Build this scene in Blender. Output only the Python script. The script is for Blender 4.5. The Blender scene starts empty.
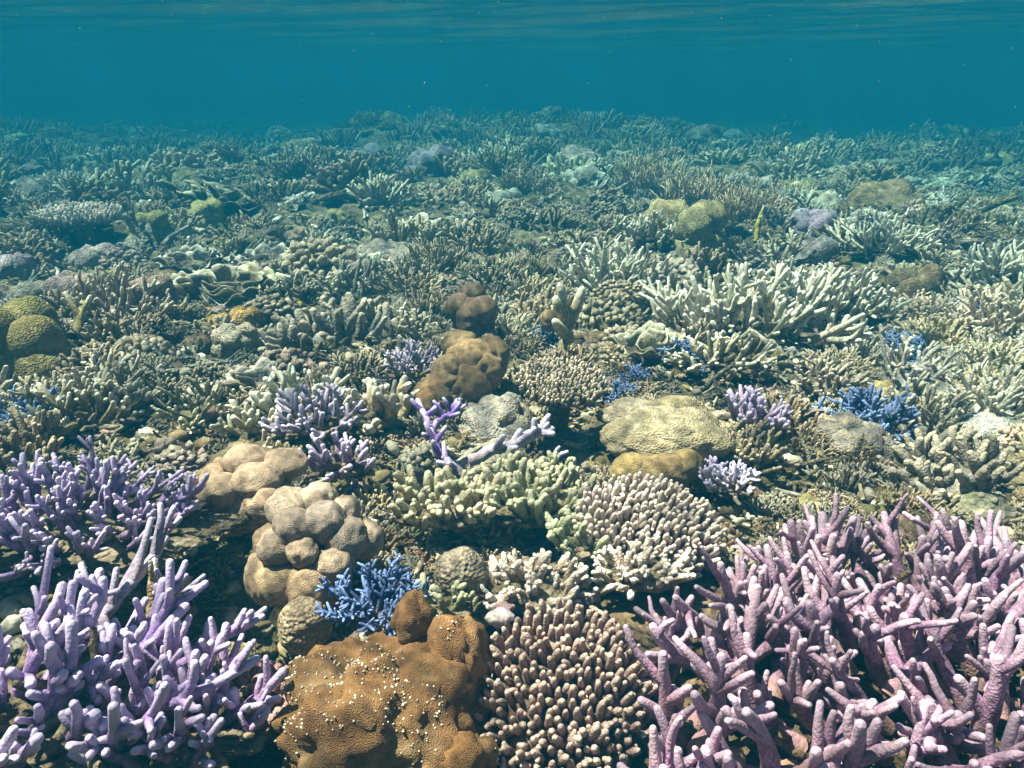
import bpy, bmesh, math
import numpy as np
from mathutils import Vector, Matrix

# ------------------------------------------------------------------ camera, world, sun
S = bpy.context.scene
COL = S.collection
CAM_H, PITCH, F = 0.62, math.radians(22.2), 731.0
cam_d = bpy.data.cameras.new("camera"); cam = bpy.data.objects.new("camera", cam_d)
COL.objects.link(cam); S.camera = cam
cam_d.sensor_width = 36.0; cam_d.lens = 36.0 * F / 1024.0
cam_d.clip_start = 0.01; cam_d.clip_end = 500.0
cam.location = (0, 0, CAM_H); cam.rotation_euler = (math.pi / 2 - PITCH, 0, 0)

SUN_EL, SUN_AZ = math.radians(66), math.radians(-80)   # azimuth measured from +Y towards +X
sd = Vector((math.sin(SUN_AZ) * math.cos(SUN_EL), math.cos(SUN_AZ) * math.cos(SUN_EL), math.sin(SUN_EL)))
W = bpy.data.worlds.new("World"); S.world = W; W.use_nodes = True
nt = W.node_tree; bg = nt.nodes["Background"]
sky = nt.nodes.new("ShaderNodeTexSky"); sky.sky_type = 'NISHITA'; sky.sun_disc = False
sky.sun_elevation = SUN_EL; sky.sun_rotation = SUN_AZ
nt.links.new(sky.outputs[0], bg.inputs[0]); bg.inputs[1].default_value = 0.05
sun_d = bpy.data.lights.new("sun", 'SUN'); sun = bpy.data.objects.new("sun", sun_d)
COL.objects.link(sun); sun_d.energy = 5.0; sun_d.angle = math.radians(0.5); sun_d.color = (1.0, 0.78, 0.62)
sun.rotation_euler = sd.to_track_quat('Z', 'Y').to_euler(); sun.location = (0, 0, 5)
S.view_settings.view_transform = 'Standard'; S.view_settings.look = 'None'
S.view_settings.exposure = 1.85; S.view_settings.gamma = 1.0
cy = S.cycles
cy.max_bounces = 6; cy.diffuse_bounces = 2; cy.glossy_bounces = 2; cy.transmission_bounces = 2
cy.volume_bounces = 1; cy.transparent_max_bounces = 8
cy.caustics_reflective = False; cy.caustics_refractive = False
cy.use_denoising = True
cy.use_adaptive_sampling = True; cy.adaptive_threshold = 0.02

WATER_Z = 1.12
HAZE_DENSITY = 0.265
HAZE_COLOR = (0.003, 0.077, 0.138)
HAZE_ABSORB = (0.001, 0.19, 0.208)

# ------------------------------------------------------------------ noise and small maths
def _hash(i, j, k, seed):
    n = (i.astype(np.int64) * 374761393 + j.astype(np.int64) * 668265263 + k.astype(np.int64) * 2147483647 + seed * 144269) & 0xFFFFFFFF
    n = ((n ^ (n >> 13)) * 1274126177) & 0xFFFFFFFF
    n = (n ^ (n >> 16)) & 0xFFFF
    return n / 32767.5 - 1.0

def noise3(p, seed=0):
    p = np.asarray(p, float); i = np.floor(p).astype(np.int64); f = p - i
    u = f * f * (3 - 2 * f); r = 0
    for a in (0, 1):
        for b in (0, 1):
            for c in (0, 1):
                w = (u[..., 0] if a else 1 - u[..., 0]) * (u[..., 1] if b else 1 - u[..., 1]) * (u[..., 2] if c else 1 - u[..., 2])
                r = r + w * _hash(i[..., 0] + a, i[..., 1] + b, i[..., 2] + c, seed)
    return r

def fbm(p, octs=3, seed=0):
    p = np.asarray(p, float); s, a, r = 1.0, 1.0, 0
    for o in range(octs):
        r = r + a * noise3(p * s + 17.3 * o, seed + o); s *= 2.03; a *= 0.5
    return r

DIPS = []          # (x, y, radius, depth): hollows under the foreground corals
def ground(x, y):
    x = np.asarray(x, float); y = np.asarray(y, float)
    P = np.stack([x, y, np.zeros_like(x)], -1)
    nr = np.clip((np.hypot(x, y) - 1.0) / 1.6, 0, 1); nr = nr * nr * (3 - 2 * nr)
    z = nr * (0.085 * fbm(P * 0.9, 2, 3) + 0.045 * fbm(P * 2.7, 2, 9)) - .045 * (1 - nr) - .02
    z = z + 0.030 * np.abs(fbm(P * 8.0, 2, 21)) + 0.016 * fbm(P * 21.0, 2, 33)
    z = z + .26 * np.clip((y - 5) / 4, 0, 1) * fbm(P * .38 + 4.4, 2, 77) - 0.030 * np.clip(x - 0.6, 0, 40) * np.clip(y / 4, 0, 1) - 0.018 * np.clip(y - 8, 0, 12) - .004 * np.clip(y - 8, 0, 60)
    for (a, b, r, d) in DIPS:
        z = z - d * np.exp(-((x - a) ** 2 + (y - b) ** 2) / (r * r))
    return z

CP, SP = math.cos(PITCH), math.sin(PITCH)
def ray(px, py):
    a, b = (px - 512) / F, -(py - 384) / F
    return np.array([a, CP + b * SP, -SP + b * CP])
def spot(px, py, h=0.0):
    """Ground point under the place where the sight line through a pixel of the photograph comes down to h above the seabed; and its range."""
    d = ray(px, py); t = .3 * 1.003 ** np.arange(1600); P = d[None] * t[:, None]
    hit = CAM_H + P[:, 2] <= ground(P[:, 0], P[:, 1]) + h; i = int(np.argmax(hit)) if hit.any() else len(t) - 1; p, t = P[i], float(t[i])
    return float(p[0]), float(p[1]), float(ground(p[0], p[1])), t
def size(npx, t): return npx * t / F
def plane(px, py, z):
    d = ray(px, py); t = (z - CAM_H) / d[2]
    return float(d[0] * t), float(d[1] * t)

for (px, py, r, dep) in ((215, 560, .07, .16), (235, 610, .07, .16), (150, 600, .09, .12), (575, 585, .05, .08), (410, 500, .04, .05), (690, 690, .10, .08),
                         (250, 740, .06, .14), (720, 660, .25, .08), (150, 480, .10, .08), (420, 445, .06, .06), (560, 440, .08, .07), (625, 470, .05, .06)):
    a, b = plane(px, py, 0.02); DIPS.append((a, b, r, dep))

def unit(v):
    v = np.asarray(v, float); return v / (np.linalg.norm(v) + 1e-9)
def perp(v):
    a = np.array([0, 0, 1.0]) if abs(v[2]) < .9 else np.array([1.0, 0, 0])
    return unit(np.cross(v, a))
def rot_to(v):
    """3x3 matrix taking +Z to v."""
    v = unit(v); x = perp(v); y = np.cross(v, x); return np.stack([x, y, v], 1)

# ------------------------------------------------------------------ mesh collecting
class Geo:
    def __init__(s): s.v, s.f, s.t, s.c, s.n = [], [], [], [], 0
    def add(s, v, f, t=None, col=None):
        v = np.asarray(v, float); k = len(v)
        s.v.append(v); s.t.append(np.zeros(k) if t is None else np.asarray(t, float))
        s.c.append(np.tile(np.array(col if col is not None else (1, 1, 1), float), (k, 1)))
        o = s.n
        for q in f: s.f.append(tuple(i + o for i in q))
        s.n += k
    def join(s, g, M=None, off=(0, 0, 0), sc=1.0, col=None):
        v = np.concatenate(g.v) * sc
        if M is not None: v = v @ M.T
        s.add(v + np.asarray(off), g.f, np.concatenate(g.t), col)
    def mesh(s, name, mat, smooth=True):
        me = bpy.data.meshes.new(name)
        me.from_pydata(np.concatenate(s.v).tolist(), [], s.f)
        a = me.attributes.new("tip", 'FLOAT', 'POINT'); a.data.foreach_set("value", np.concatenate(s.t).astype(np.float32))
        c = np.concatenate(s.c)
        if (c != 1).any():
            b = me.attributes.new("tint", 'FLOAT_COLOR', 'POINT')
            b.data.foreach_set("color", np.concatenate([c, np.ones((len(c), 1))], 1).astype(np.float32).ravel())
        if smooth: me.polygons.foreach_set("use_smooth", np.ones(len(me.polygons), bool))
        me.materials.append(mat); me.update()
        return me

def tube(g, pts, rad, n=7, tips=None, col=None, blunt=1.0):
    pts = np.asarray(pts, float); rad = np.asarray(rad, float); k = len(pts)
    if tips is None: tips = np.linspace(0, 1, k)
    T = np.gradient(pts, axis=0); T /= np.linalg.norm(T, axis=1)[:, None] + 1e-9
    e = T[-1]
    pts = np.vstack([pts, pts[-1] + e * rad[-1] * .55 * blunt]); rad = np.append(rad, rad[-1] * .72); T = np.vstack([T, e]); tips = np.append(tips, 1); k += 1
    u = perp(T[0]); ang = np.arange(n) * 2 * math.pi / n; ca, sa = np.cos(ang)[:, None], np.sin(ang)[:, None]
    V = []
    for i in range(k):
        u = unit(u - T[i] * np.dot(u, T[i])); w = np.cross(T[i], u)
        V.append(pts[i] + rad[i] * (ca * u + sa * w))
    V.append(pts[-1:] + e * rad[-1] * .5 * blunt)
    Fs = []
    for i in range(k - 1):
        for j in range(n):
            a, b = i * n + j, i * n + (j + 1) % n; Fs.append((a, b, b + n, a + n))
    top = k * n; o = (k - 1) * n
    for j in range(n): Fs.append((o + j, o + (j + 1) % n, top))
    g.add(np.vstack(V), Fs, np.append(np.repeat(tips, n), 1), col)

def path(rng, p, d, L, k=6, up=0.5, wob=.12):
    pts = [np.asarray(p, float)]; d = unit(d)
    for i in range(k - 1):
        d = unit(d + np.array([0, 0, up / k]) + rng.normal(0, wob, 3)); pts.append(pts[-1] + d * L / (k - 1))
    return np.array(pts)

_ico = {}
def ico(sub):
    if sub not in _ico:
        bm = bmesh.new(); bmesh.ops.create_icosphere(bm, subdivisions=sub, radius=1.0)
        _ico[sub] = (np.array([v.co[:] for v in bm.verts]), [tuple(v.index for v in f.verts) for f in bm.faces]); bm.free()
    return _ico[sub]

def stag_branch(rng, p, d, L, r, forks=3, up=.5, wob=.12, n=8, k=7, taper=.6, spread=(30, 62), flen=(.3, .62), lumps=.08):
    """One branch of a staghorn coral and its side branchlets, each with its own mesh."""
    main = Geo(); P = path(rng, p, d, L, k, up, wob)
    rad = r * np.linspace(1, taper, k) * (1 + rng.normal(0, lumps, k)); tube(main, P, rad, n)
    subs = []
    for q in range(forks):
        t = rng.uniform(.25, .88); i = min(int(t * (k - 1)), k - 2); fr = t * (k - 1) - i
        b = P[i] * (1 - fr) + P[i + 1] * fr; dd = unit(P[i + 1] - P[i]); az = rng.uniform(0, 2 * math.pi); x = perp(dd); y = np.cross(dd, x)
        a = math.radians(rng.uniform(*spread)); nd = dd * math.cos(a) + (x * math.cos(az) + y * math.sin(az)) * math.sin(a)
        if nd[2] < -.1: nd[2] = abs(nd[2])
        l = L * rng.uniform(*flen) * (1.15 - .5 * t); s = Geo(); kk = max(4, k - 2)
        tube(s, path(rng, b, nd, l, kk, up, wob), rad[i] * .88 * np.linspace(1, taper + .08, kk) * (1 + rng.normal(0, lumps, kk)), n, np.linspace(.35 * t + .1, 1, kk)); subs.append(s)
    return main, subs

def lump(rng, radii, nz=.12, fq=1.6, sub=4, lobes=0, lobe_h=.25, flat=0.0, seed=None, tip_noise=True):
    v, f = ico(sub); seed = int(rng.integers(1e5)) if seed is None else seed
    d = 1 + nz * fbm(v * fq + seed % 97, 3, seed) + nz * .22 * fbm(v * fq * 4.3 + seed % 53, 2, seed + 7)
    if lobes:
        L = rng.normal(0, 1, (lobes, 3)); L[:, 2] = np.abs(L[:, 2]) * .8; L /= np.linalg.norm(L, axis=1)[:, None]
        c = v @ L.T; d = d + lobe_h * (np.sqrt(np.clip(c.max(1), 0, 1)) ** 3 - .6) - lobe_h * .5 * np.exp(-((np.sort(c, 1)[:, -1] - np.sort(c, 1)[:, -2]) / .05) ** 2)
    g = Geo(); g.add(v * d[:, None] * np.asarray(radii), f, np.clip((d - .85) * 2, 0, 1)); return g

def leaf(g, rng, c, out, w, l, curl=.8, ruffle=.12, thick=.006, nu=6, nv=9):
    """A curved fan-shaped plate with thickness, standing on c and leaning to out."""
    out = unit(out); side = unit(np.cross(out, [0, 0, 1])) if abs(out[2]) < .95 else np.array([1.0, 0, 0]); nrm = np.cross(side, out)
    ph = rng.uniform(0, 6.28, 3); V, T = [], []
    for a in (0, 1):
        for i in range(nu):
            u = i / (nu - 1)
            for j in range(nv):
                s = j / (nv - 1) * 2 - 1; W = w * (.25 + .75 * u ** .7)
                rl = l * u * (1 - .22 * s * s + .09 * math.sin(3.1 * s + ph[0]) * u)
                off = curl * w * .35 * (s * s) * u + ruffle * w * u * u * math.sin(4.2 * s + ph[1]) - curl * .25 * l * u * u
                V.append(np.asarray(c) + out * rl + side * s * W * (.62 + .1 * math.sin(ph[2])) + nrm * (off - (thick * (1.1 - u * .8) if a else 0))); T.append(u ** 3)
    Fs = []; m = nu * nv
    for i in range(nu - 1):
        for j in range(nv - 1):
            a = i * nv + j; Fs += [(a, a + 1, a + nv + 1, a + nv), (m + a, m + a + nv, m + a + nv + 1, m + a + 1)]
    for j in range(nv - 1):
        a = (nu - 1) * nv + j; Fs.append((a, a + 1, m + a + 1, m + a))
    for i in range(nu - 1):
        a = i * nv; Fs.append((a, a + nv, m + a + nv, m + a)); a += nv - 1; Fs.append((a + nv, a, m + a, m + a + nv))
    g.add(V, Fs, T)

# ------------------------------------------------------------------ materials
def nd(nt, typ, **kw):
    n = nt.nodes.new(typ)
    for k, v in kw.items(): setattr(n, k, v)
    return n
def mixc(nt, fac, a, b, mode='MIX'):
    m = nd(nt, "ShaderNodeMix", data_type='RGBA', blend_type=mode); L = nt.links
    for sock, val in ((m.inputs[0], fac), (m.inputs[6], a), (m.inputs[7], b)):
        if isinstance(val, (int, float)): sock.default_value = val
        elif isinstance(val, tuple): sock.default_value = (*val, 1)
        else: L.new(val, sock)
    return m.outputs[2]
def ramp(nt, fac, stops):
    r = nd(nt, "ShaderNodeValToRGB"); e = r.color_ramp.elements
    while len(e) < len(stops): e.new(.5)
    for el, (p, c) in zip(e, stops): el.position = p; el.color = (*((c,) * 3 if isinstance(c, (int, float)) else c), 1)
    nt.links.new(fac, r.inputs[0]); return r.outputs[0]

def coral_mat(name, tip=.55, tip_col=(.80, .74, .68), base=.5, base_col=(.16, .11, .05), grain=140, grain_d=.0008, patch=4, patch_col=(.20, .17, .10), patch_k=.35, cell=None, fine=90, rough=.8, dots=.35, bump=.55):
    m = bpy.data.materials.new(name); m.use_nodes = True; nt = m.node_tree; L = nt.links; b = nt.nodes["Principled BSDF"]
    info = nd(nt, "ShaderNodeObjectInfo"); tc = nd(nt, "ShaderNodeTexCoord"); co = tc.outputs['Object']
    at = nd(nt, "ShaderNodeAttribute", attribute_name="tip")
    n1 = nd(nt, "ShaderNodeTexNoise"); n1.inputs['Scale'].default_value = patch; n1.inputs['Detail'].default_value = 5; n1.inputs['Roughness'].default_value = .65; L.new(co, n1.inputs['Vector'])
    n2 = nd(nt, "ShaderNodeTexNoise"); n2.inputs['Scale'].default_value = fine; n2.inputs['Detail'].default_value = 4; L.new(co, n2.inputs['Vector'])
    col = mixc(nt, 1.0, info.outputs['Color'], ramp(nt, n2.outputs[0], ((.30, .50), (.70, 1.38))), 'MULTIPLY')
    vo = nd(nt, "ShaderNodeTexVoronoi"); vo.inputs['Scale'].default_value = cell or grain; L.new(co, vo.inputs['Vector'])
    if dots: col = mixc(nt, 1.0, col, ramp(nt, vo.outputs['Distance'], ((.15, 1 + dots * .5), (.62, 1 - dots))), 'MULTIPLY')
    pf = ramp(nt, n1.outputs[0], ((.5, 0.0), (.68, patch_k)))
    col = mixc(nt, pf, col, patch_col)
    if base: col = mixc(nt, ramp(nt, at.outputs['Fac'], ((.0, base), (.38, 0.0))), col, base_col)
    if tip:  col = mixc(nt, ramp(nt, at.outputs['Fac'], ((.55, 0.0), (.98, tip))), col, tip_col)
    L.new(col, b.inputs['Base Color']); b.inputs['Roughness'].default_value = rough; b.inputs['Specular IOR Level'].default_value = .25
    ad = nd(nt, "ShaderNodeMath", operation='MULTIPLY_ADD'); L.new(n2.outputs[0], ad.inputs[0]); ad.inputs[1].default_value = 1.2; L.new(vo.outputs['Distance'], ad.inputs[2])
    bu = nd(nt, "ShaderNodeBump"); bu.inputs['Strength'].default_value = bump; bu.inputs['Distance'].default_value = grain_d * 2.2; L.new(ad.outputs[0], bu.inputs['Height']); L.new(bu.outputs[0], b.inputs['Normal'])
    return m

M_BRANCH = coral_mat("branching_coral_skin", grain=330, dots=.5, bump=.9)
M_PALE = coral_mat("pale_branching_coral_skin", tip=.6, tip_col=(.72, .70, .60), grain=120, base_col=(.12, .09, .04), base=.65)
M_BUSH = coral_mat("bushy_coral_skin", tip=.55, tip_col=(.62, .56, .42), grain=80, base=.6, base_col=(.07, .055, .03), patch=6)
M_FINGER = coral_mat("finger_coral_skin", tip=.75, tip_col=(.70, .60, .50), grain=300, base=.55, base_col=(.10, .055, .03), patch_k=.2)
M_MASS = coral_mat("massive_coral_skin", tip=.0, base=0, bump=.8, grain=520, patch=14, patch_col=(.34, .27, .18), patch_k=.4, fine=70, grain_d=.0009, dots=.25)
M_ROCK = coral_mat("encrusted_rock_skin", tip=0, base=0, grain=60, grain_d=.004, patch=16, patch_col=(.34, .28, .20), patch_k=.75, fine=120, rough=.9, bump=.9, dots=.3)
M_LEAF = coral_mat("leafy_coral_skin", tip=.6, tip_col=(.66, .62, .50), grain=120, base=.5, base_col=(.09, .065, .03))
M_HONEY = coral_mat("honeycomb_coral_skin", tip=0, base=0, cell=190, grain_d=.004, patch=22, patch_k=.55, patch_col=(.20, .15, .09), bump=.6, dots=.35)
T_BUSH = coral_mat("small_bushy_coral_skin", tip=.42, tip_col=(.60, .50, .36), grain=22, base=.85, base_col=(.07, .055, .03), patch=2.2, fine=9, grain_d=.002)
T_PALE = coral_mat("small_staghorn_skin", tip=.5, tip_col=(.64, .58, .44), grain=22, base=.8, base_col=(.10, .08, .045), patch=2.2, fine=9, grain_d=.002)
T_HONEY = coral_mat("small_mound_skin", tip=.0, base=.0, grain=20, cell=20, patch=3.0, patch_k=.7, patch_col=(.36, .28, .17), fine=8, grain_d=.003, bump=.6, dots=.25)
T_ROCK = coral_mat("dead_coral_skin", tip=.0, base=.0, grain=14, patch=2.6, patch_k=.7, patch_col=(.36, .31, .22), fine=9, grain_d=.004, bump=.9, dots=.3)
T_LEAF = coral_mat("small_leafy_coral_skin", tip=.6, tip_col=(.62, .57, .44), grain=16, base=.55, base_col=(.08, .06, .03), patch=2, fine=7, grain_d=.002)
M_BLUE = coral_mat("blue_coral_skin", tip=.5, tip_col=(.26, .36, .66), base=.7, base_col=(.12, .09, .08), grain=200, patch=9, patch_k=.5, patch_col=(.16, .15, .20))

def ground_mat():
    m = bpy.data.materials.new("reef_floor"); m.use_nodes = True; nt = m.node_tree; L = nt.links; b = nt.nodes["Principled BSDF"]
    co = nd(nt, "ShaderNodeTexCoord").outputs['Object']
    def N(s, d=5, r=.6):
        n = nd(nt, "ShaderNodeTexNoise"); n.inputs['Scale'].default_value = s; n.inputs['Detail'].default_value = d; n.inputs['Roughness'].default_value = r; L.new(co, n.inputs['Vector']); return n.outputs[0]
    c = ramp(nt, N(26, 6, .7), ((.34, (.030, .022, .012)), (.50, (.09, .068, .036)), (.62, (.22, .18, .11)), (.76, (.40, .35, .26))))
    c = mixc(nt, ramp(nt, N(5), ((.5, 0.0), (.66, .55))), c, (.11, .095, .035))
    c = mixc(nt, ramp(nt, N(9, 4), ((.60, 0.0), (.72, .5))), c, (.24, .14, .15))
    c = mixc(nt, ramp(nt, N(1.1, 3), ((.5, 0.0), (.7, .5))), c, (.20, .19, .12))
    L.new(c, b.inputs['Base Color']); b.inputs['Roughness'].default_value = .9; b.inputs['Specular IOR Level'].default_value = .15
    bu = nd(nt, "ShaderNodeBump"); bu.inputs['Strength'].default_value = .9; bu.inputs['Distance'].default_value = .012; L.new(N(75, 5, .7), bu.inputs['Height']); L.new(bu.outputs[0], b.inputs['Normal'])
    return m
def tint_mat(name, attr="tint"):
    m = bpy.data.materials.new(name); m.use_nodes = True; nt = m.node_tree; L = nt.links; b = nt.nodes["Principled BSDF"]
    at = nd(nt, "ShaderNodeAttribute", attribute_name=attr); co = nd(nt, "ShaderNodeTexCoord").outputs['Object']
    n = nd(nt, "ShaderNodeTexNoise"); n.inputs['Scale'].default_value = 70; n.inputs['Detail'].default_value = 4; L.new(co, n.inputs['Vector'])
    c = mixc(nt, 1.0, at.outputs['Color'], ramp(nt, n.outputs[0], ((.3, .5), (.7, 1.35))), 'MULTIPLY')
    L.new(c, b.inputs['Base Color']); b.inputs['Roughness'].default_value = .9; b.inputs['Specular IOR Level'].default_value = .15
    bu = nd(nt, "ShaderNodeBump"); bu.inputs['Strength'].default_value = .8; bu.inputs['Distance'].default_value = .006; L.new(n.outputs[0], bu.inputs['Height']); L.new(bu.outputs[0], b.inputs['Normal'])
    return m
M_GROUND = ground_mat(); M_TINT = tint_mat("coral_debris"); 

def water_mat():
    m = bpy.data.materials.new("water_underside"); m.use_nodes = True; nt = m.node_tree; L = nt.links
    nt.nodes.remove(nt.nodes["Principled BSDF"]); out = nt.nodes["Material Output"]
    co = nd(nt, "ShaderNodeTexCoord").outputs['Object']
    mp = nd(nt, "ShaderNodeMapping"); mp.inputs['Scale'].default_value = (1, 1.5, 1); L.new(co, mp.inputs[0])
    n = nd(nt, "ShaderNodeTexNoise"); n.inputs['Scale'].default_value = 7; n.inputs['Detail'].default_value = 3; L.new(mp.outputs[0], n.inputs['Vector'])
    bu = nd(nt, "ShaderNodeBump"); bu.inputs['Strength'].default_value = .5; bu.inputs['Distance'].default_value = .02; L.new(n.outputs[0], bu.inputs['Height'])
    fr = nd(nt, "ShaderNodeFresnel"); fr.inputs[0].default_value = 1.333; L.new(bu.outputs[0], fr.inputs[1])
    # caustic sun lines are painted into the transparency colour as ridged noise
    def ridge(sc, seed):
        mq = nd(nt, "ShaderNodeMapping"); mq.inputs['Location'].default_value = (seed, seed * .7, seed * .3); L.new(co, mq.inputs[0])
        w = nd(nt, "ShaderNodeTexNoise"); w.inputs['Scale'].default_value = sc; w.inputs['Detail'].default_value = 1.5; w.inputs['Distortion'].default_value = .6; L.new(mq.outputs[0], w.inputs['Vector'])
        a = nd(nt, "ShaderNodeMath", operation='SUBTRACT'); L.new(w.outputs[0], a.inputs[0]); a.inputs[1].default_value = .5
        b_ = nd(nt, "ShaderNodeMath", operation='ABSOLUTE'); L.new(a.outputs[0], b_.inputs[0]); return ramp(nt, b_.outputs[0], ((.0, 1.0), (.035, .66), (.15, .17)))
    caustic_paint = mixc(nt, 1.0, ridge(7.5, 3.1), ridge(11.0, 8.7), 'ADD')
    caustic_paint = mixc(nt, 1.0, caustic_paint, (.10, .10, .10), 'ADD')
    t = nd(nt, "ShaderNodeBsdfTransparent"); L.new(caustic_paint, t.inputs[0]); gl = nd(nt, "ShaderNodeBsdfGlossy"); gl.inputs['Roughness'].default_value = .02; L.new(bu.outputs[0], gl.inputs['Normal'])
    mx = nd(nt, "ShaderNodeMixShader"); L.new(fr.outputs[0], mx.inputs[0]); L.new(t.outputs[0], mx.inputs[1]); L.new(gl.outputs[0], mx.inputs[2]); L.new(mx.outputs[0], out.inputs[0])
    return m

# ------------------------------------------------------------------ objects
def tag(o, label=None, cat=None, group=None, kind=None):
    if label: o["label"] = label
    if cat: o["category"] = cat
    if group: o["group"] = group
    if kind: o["kind"] = kind
    return o
def part(name, data, parent=None, color=None, loc=None, M=None, sc=1.0):
    o = bpy.data.objects.new(name, data); COL.objects.link(o)
    if parent is not None: o.parent = parent
    if M is not None: o.matrix_local = Matrix.Translation(Vector(loc if loc is not None else (0, 0, 0))) @ Matrix(M.tolist()).to_4x4() @ Matrix.Diagonal((sc, sc, sc, 1))
    else:
        if loc is not None: o.location = loc
        if sc != 1.0: o.scale = (sc, sc, sc)
    if color is not None: o.color = (*color, 1)
    return o
def thing(name, label, cat, loc, group=None):
    o = bpy.data.objects.new(name, None); COL.objects.link(o); o.empty_display_size = .05; o.location = loc
    return tag(o, label, cat, group)
def jit(rng, c, s=.12):
    k = 1 + rng.normal(0, s); return tuple(float(np.clip(q * k * (1 + rng.normal(0, s * .3)), .01, .9)) for q in c)

OCC = []      # (x, y, radius) of what already stands on the seabed
# --- seabed: one sheet to the horizon, finer near the camera
def seabed():
    ny, nx = 520, 420
    yy = np.concatenate([np.linspace(-3.0, .35, 60), .35 * np.exp(np.linspace(0, math.log(62 / .35), ny - 60 + 1))[1:]]); s = np.linspace(-1, 1, nx)
    s = np.sign(s) * np.abs(s) ** 1.15
    X = s[None, :] * (np.clip(yy, .4, None) * 1.15 + .9)[:, None]; Y = np.repeat(yy[:, None], nx, 1); Z = ground(X, Y)
    Pn = np.stack([X, Y, 0 * X], -1); Z = Z + .007 * fbm(Pn * 62, 2, 55) * np.clip(1.6 / np.clip(Y, .5, None), 0, 1)
    v = np.stack([X, Y, Z], -1).reshape(-1, 3); k = len(yy); i = np.arange(k - 1)[:, None] * nx + np.arange(nx - 1)[None, :]
    f = np.stack([i, i + 1, i + nx + 1, i + nx], -1).reshape(-1, 4)
    me = bpy.data.meshes.new("seabed"); me.vertices.add(len(v)); me.vertices.foreach_set("co", v.ravel()); me.loops.add(f.size); me.loops.foreach_set("vertex_index", f.ravel())
    me.polygons.add(len(f)); me.polygons.foreach_set("loop_start", np.arange(len(f)) * 4); me.update(calc_edges=True); me.polygons.foreach_set("use_smooth", np.ones(len(f), bool)); me.materials.append(M_GROUND)
    tag(part("seabed", me), kind='structure', label="rubble covered reef floor running back into blue water")
seabed()

def water():
    ny, nx = 440, 300
    yy = np.concatenate([np.linspace(-20, 1.5, 60), 1.5 * np.exp(np.linspace(0, math.log(62 / 1.5), ny - 60 + 1))[1:]]); s = np.linspace(-1, 1, nx)
    X = s[None, :] * (np.clip(yy, 1.5, None) * 1.1 + 16)[:, None] * (np.abs(s)[None, :] * .6 + .4); Y = np.repeat(yy[:, None], nx, 1); Z = np.full_like(X, WATER_Z)
    rng = np.random.default_rng(5)
    for lam, a in ((1.9, .016), (1.3, .012), (.8, .007), (.55, .005), (.38, .0035), (.27, .002)):
        for q in range(3):
            th = rng.normal(1.3, .5); k = 2 * math.pi / lam; Z = Z + a * .45 * np.sin(k * (X * math.cos(th) + Y * math.sin(th)) + rng.uniform(0, 6.28)) * np.clip(14 * lam / np.clip(Y, 1, None), 0, 1)
    v = np.stack([X, Y, Z], -1).reshape(-1, 3); k = len(yy); i = np.arange(k - 1)[:, None] * nx + np.arange(nx - 1)[None, :]
    f = np.stack([i, i + 1, i + nx + 1, i + nx], -1).reshape(-1, 4)
    me = bpy.data.meshes.new("water_surface"); me.vertices.add(len(v)); me.vertices.foreach_set("co", v.ravel()); me.loops.add(f.size); me.loops.foreach_set("vertex_index", f.ravel())
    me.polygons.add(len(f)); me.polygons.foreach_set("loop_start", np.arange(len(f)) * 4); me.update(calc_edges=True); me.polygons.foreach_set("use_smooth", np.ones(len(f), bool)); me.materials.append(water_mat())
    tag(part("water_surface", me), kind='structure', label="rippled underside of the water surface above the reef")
water()

def dead_tangle(rng, rx, ry, h, L, r, n=60):
    """The dead foot of a branching colony: a rough lump under a tangle of old broken branches."""
    g = lump(rng, (rx, ry, h * .7), .5, 4.0, 5 if rx > .15 else 4, lobes=24, lobe_h=.5)
    for i in range(n):
        a = i * 2.39996; q = math.sqrt((i + .5) / n); b = rng.uniform(0, 6.28); l = L * rng.uniform(.3, .8)
        tube(g, path(rng, (rx * q * math.cos(a), ry * q * math.sin(a), h * (1.05 - q * q) * rng.uniform(.5, 1.1)), (math.cos(b), math.sin(b), rng.normal(.15, .35)), l, 5, .1, .2), r * rng.uniform(.6, 1.0) * np.array([1, 1.1, .9, .85, .7]), 6)
    return g

# ------------------------------------------------------------------ colony builders (hero corals, with parts)
def staghorn(label, loc, rx, ry, n, L, r, col, mat, seed, up=.5, forks=(2, 4), tilt=55, group=None, hgt=.4, split=True, spread=(30, 62), wob=.12, cat="staghorn coral", name="staghorn_coral",
             base_col=(.13, .10, .06), lean=(0, 0, 0), flen=(.3, .62), nside=8, taper=.6, dirs=None):
    rng = np.random.default_rng(seed); root = thing(name, label, cat, loc, group)
    part("base", dead_tangle(rng, rx * .85, ry * .85, hgt * L * .8, L, r).mesh("base", M_ROCK), root, base_col)
    for i in range(n):
        a = i * 2.39996 + rng.normal(0, .3); q = math.sqrt((i + .5) / n); p = np.array([rx * q * math.cos(a), ry * q * math.sin(a), hgt * L * (1 - q * q) * .75 + rng.normal(0, .06) * L])
        t = math.radians(tilt) * q * rng.uniform(.6, 1.25); d = np.array([math.cos(a) * math.sin(t), math.sin(a) * math.sin(t), math.cos(t)]) + rng.normal(0, .16, 3) + np.asarray(lean)
        l = L * rng.uniform(.65, 1.2)
        main, subs = stag_branch(rng, p * np.array([.85, .85, 1]), d, l, r * rng.uniform(.82, 1.15), int(rng.integers(*forks)), up, wob, n=nside, spread=spread, flen=flen, taper=taper)
        c = jit(rng, col, .10)
        if split:
            b = part("branch", main.mesh("branch", mat), root, c)
            for s_ in subs: part("branchlet", s_.mesh("branchlet", mat), b, jit(rng, c, .05))
        else:
            for s_ in subs: main.join(s_)
            part("branch", main.mesh("branch", mat), root, c)
    OCC.append((loc[0], loc[1], max(rx, ry) + L * .25)); return root

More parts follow.
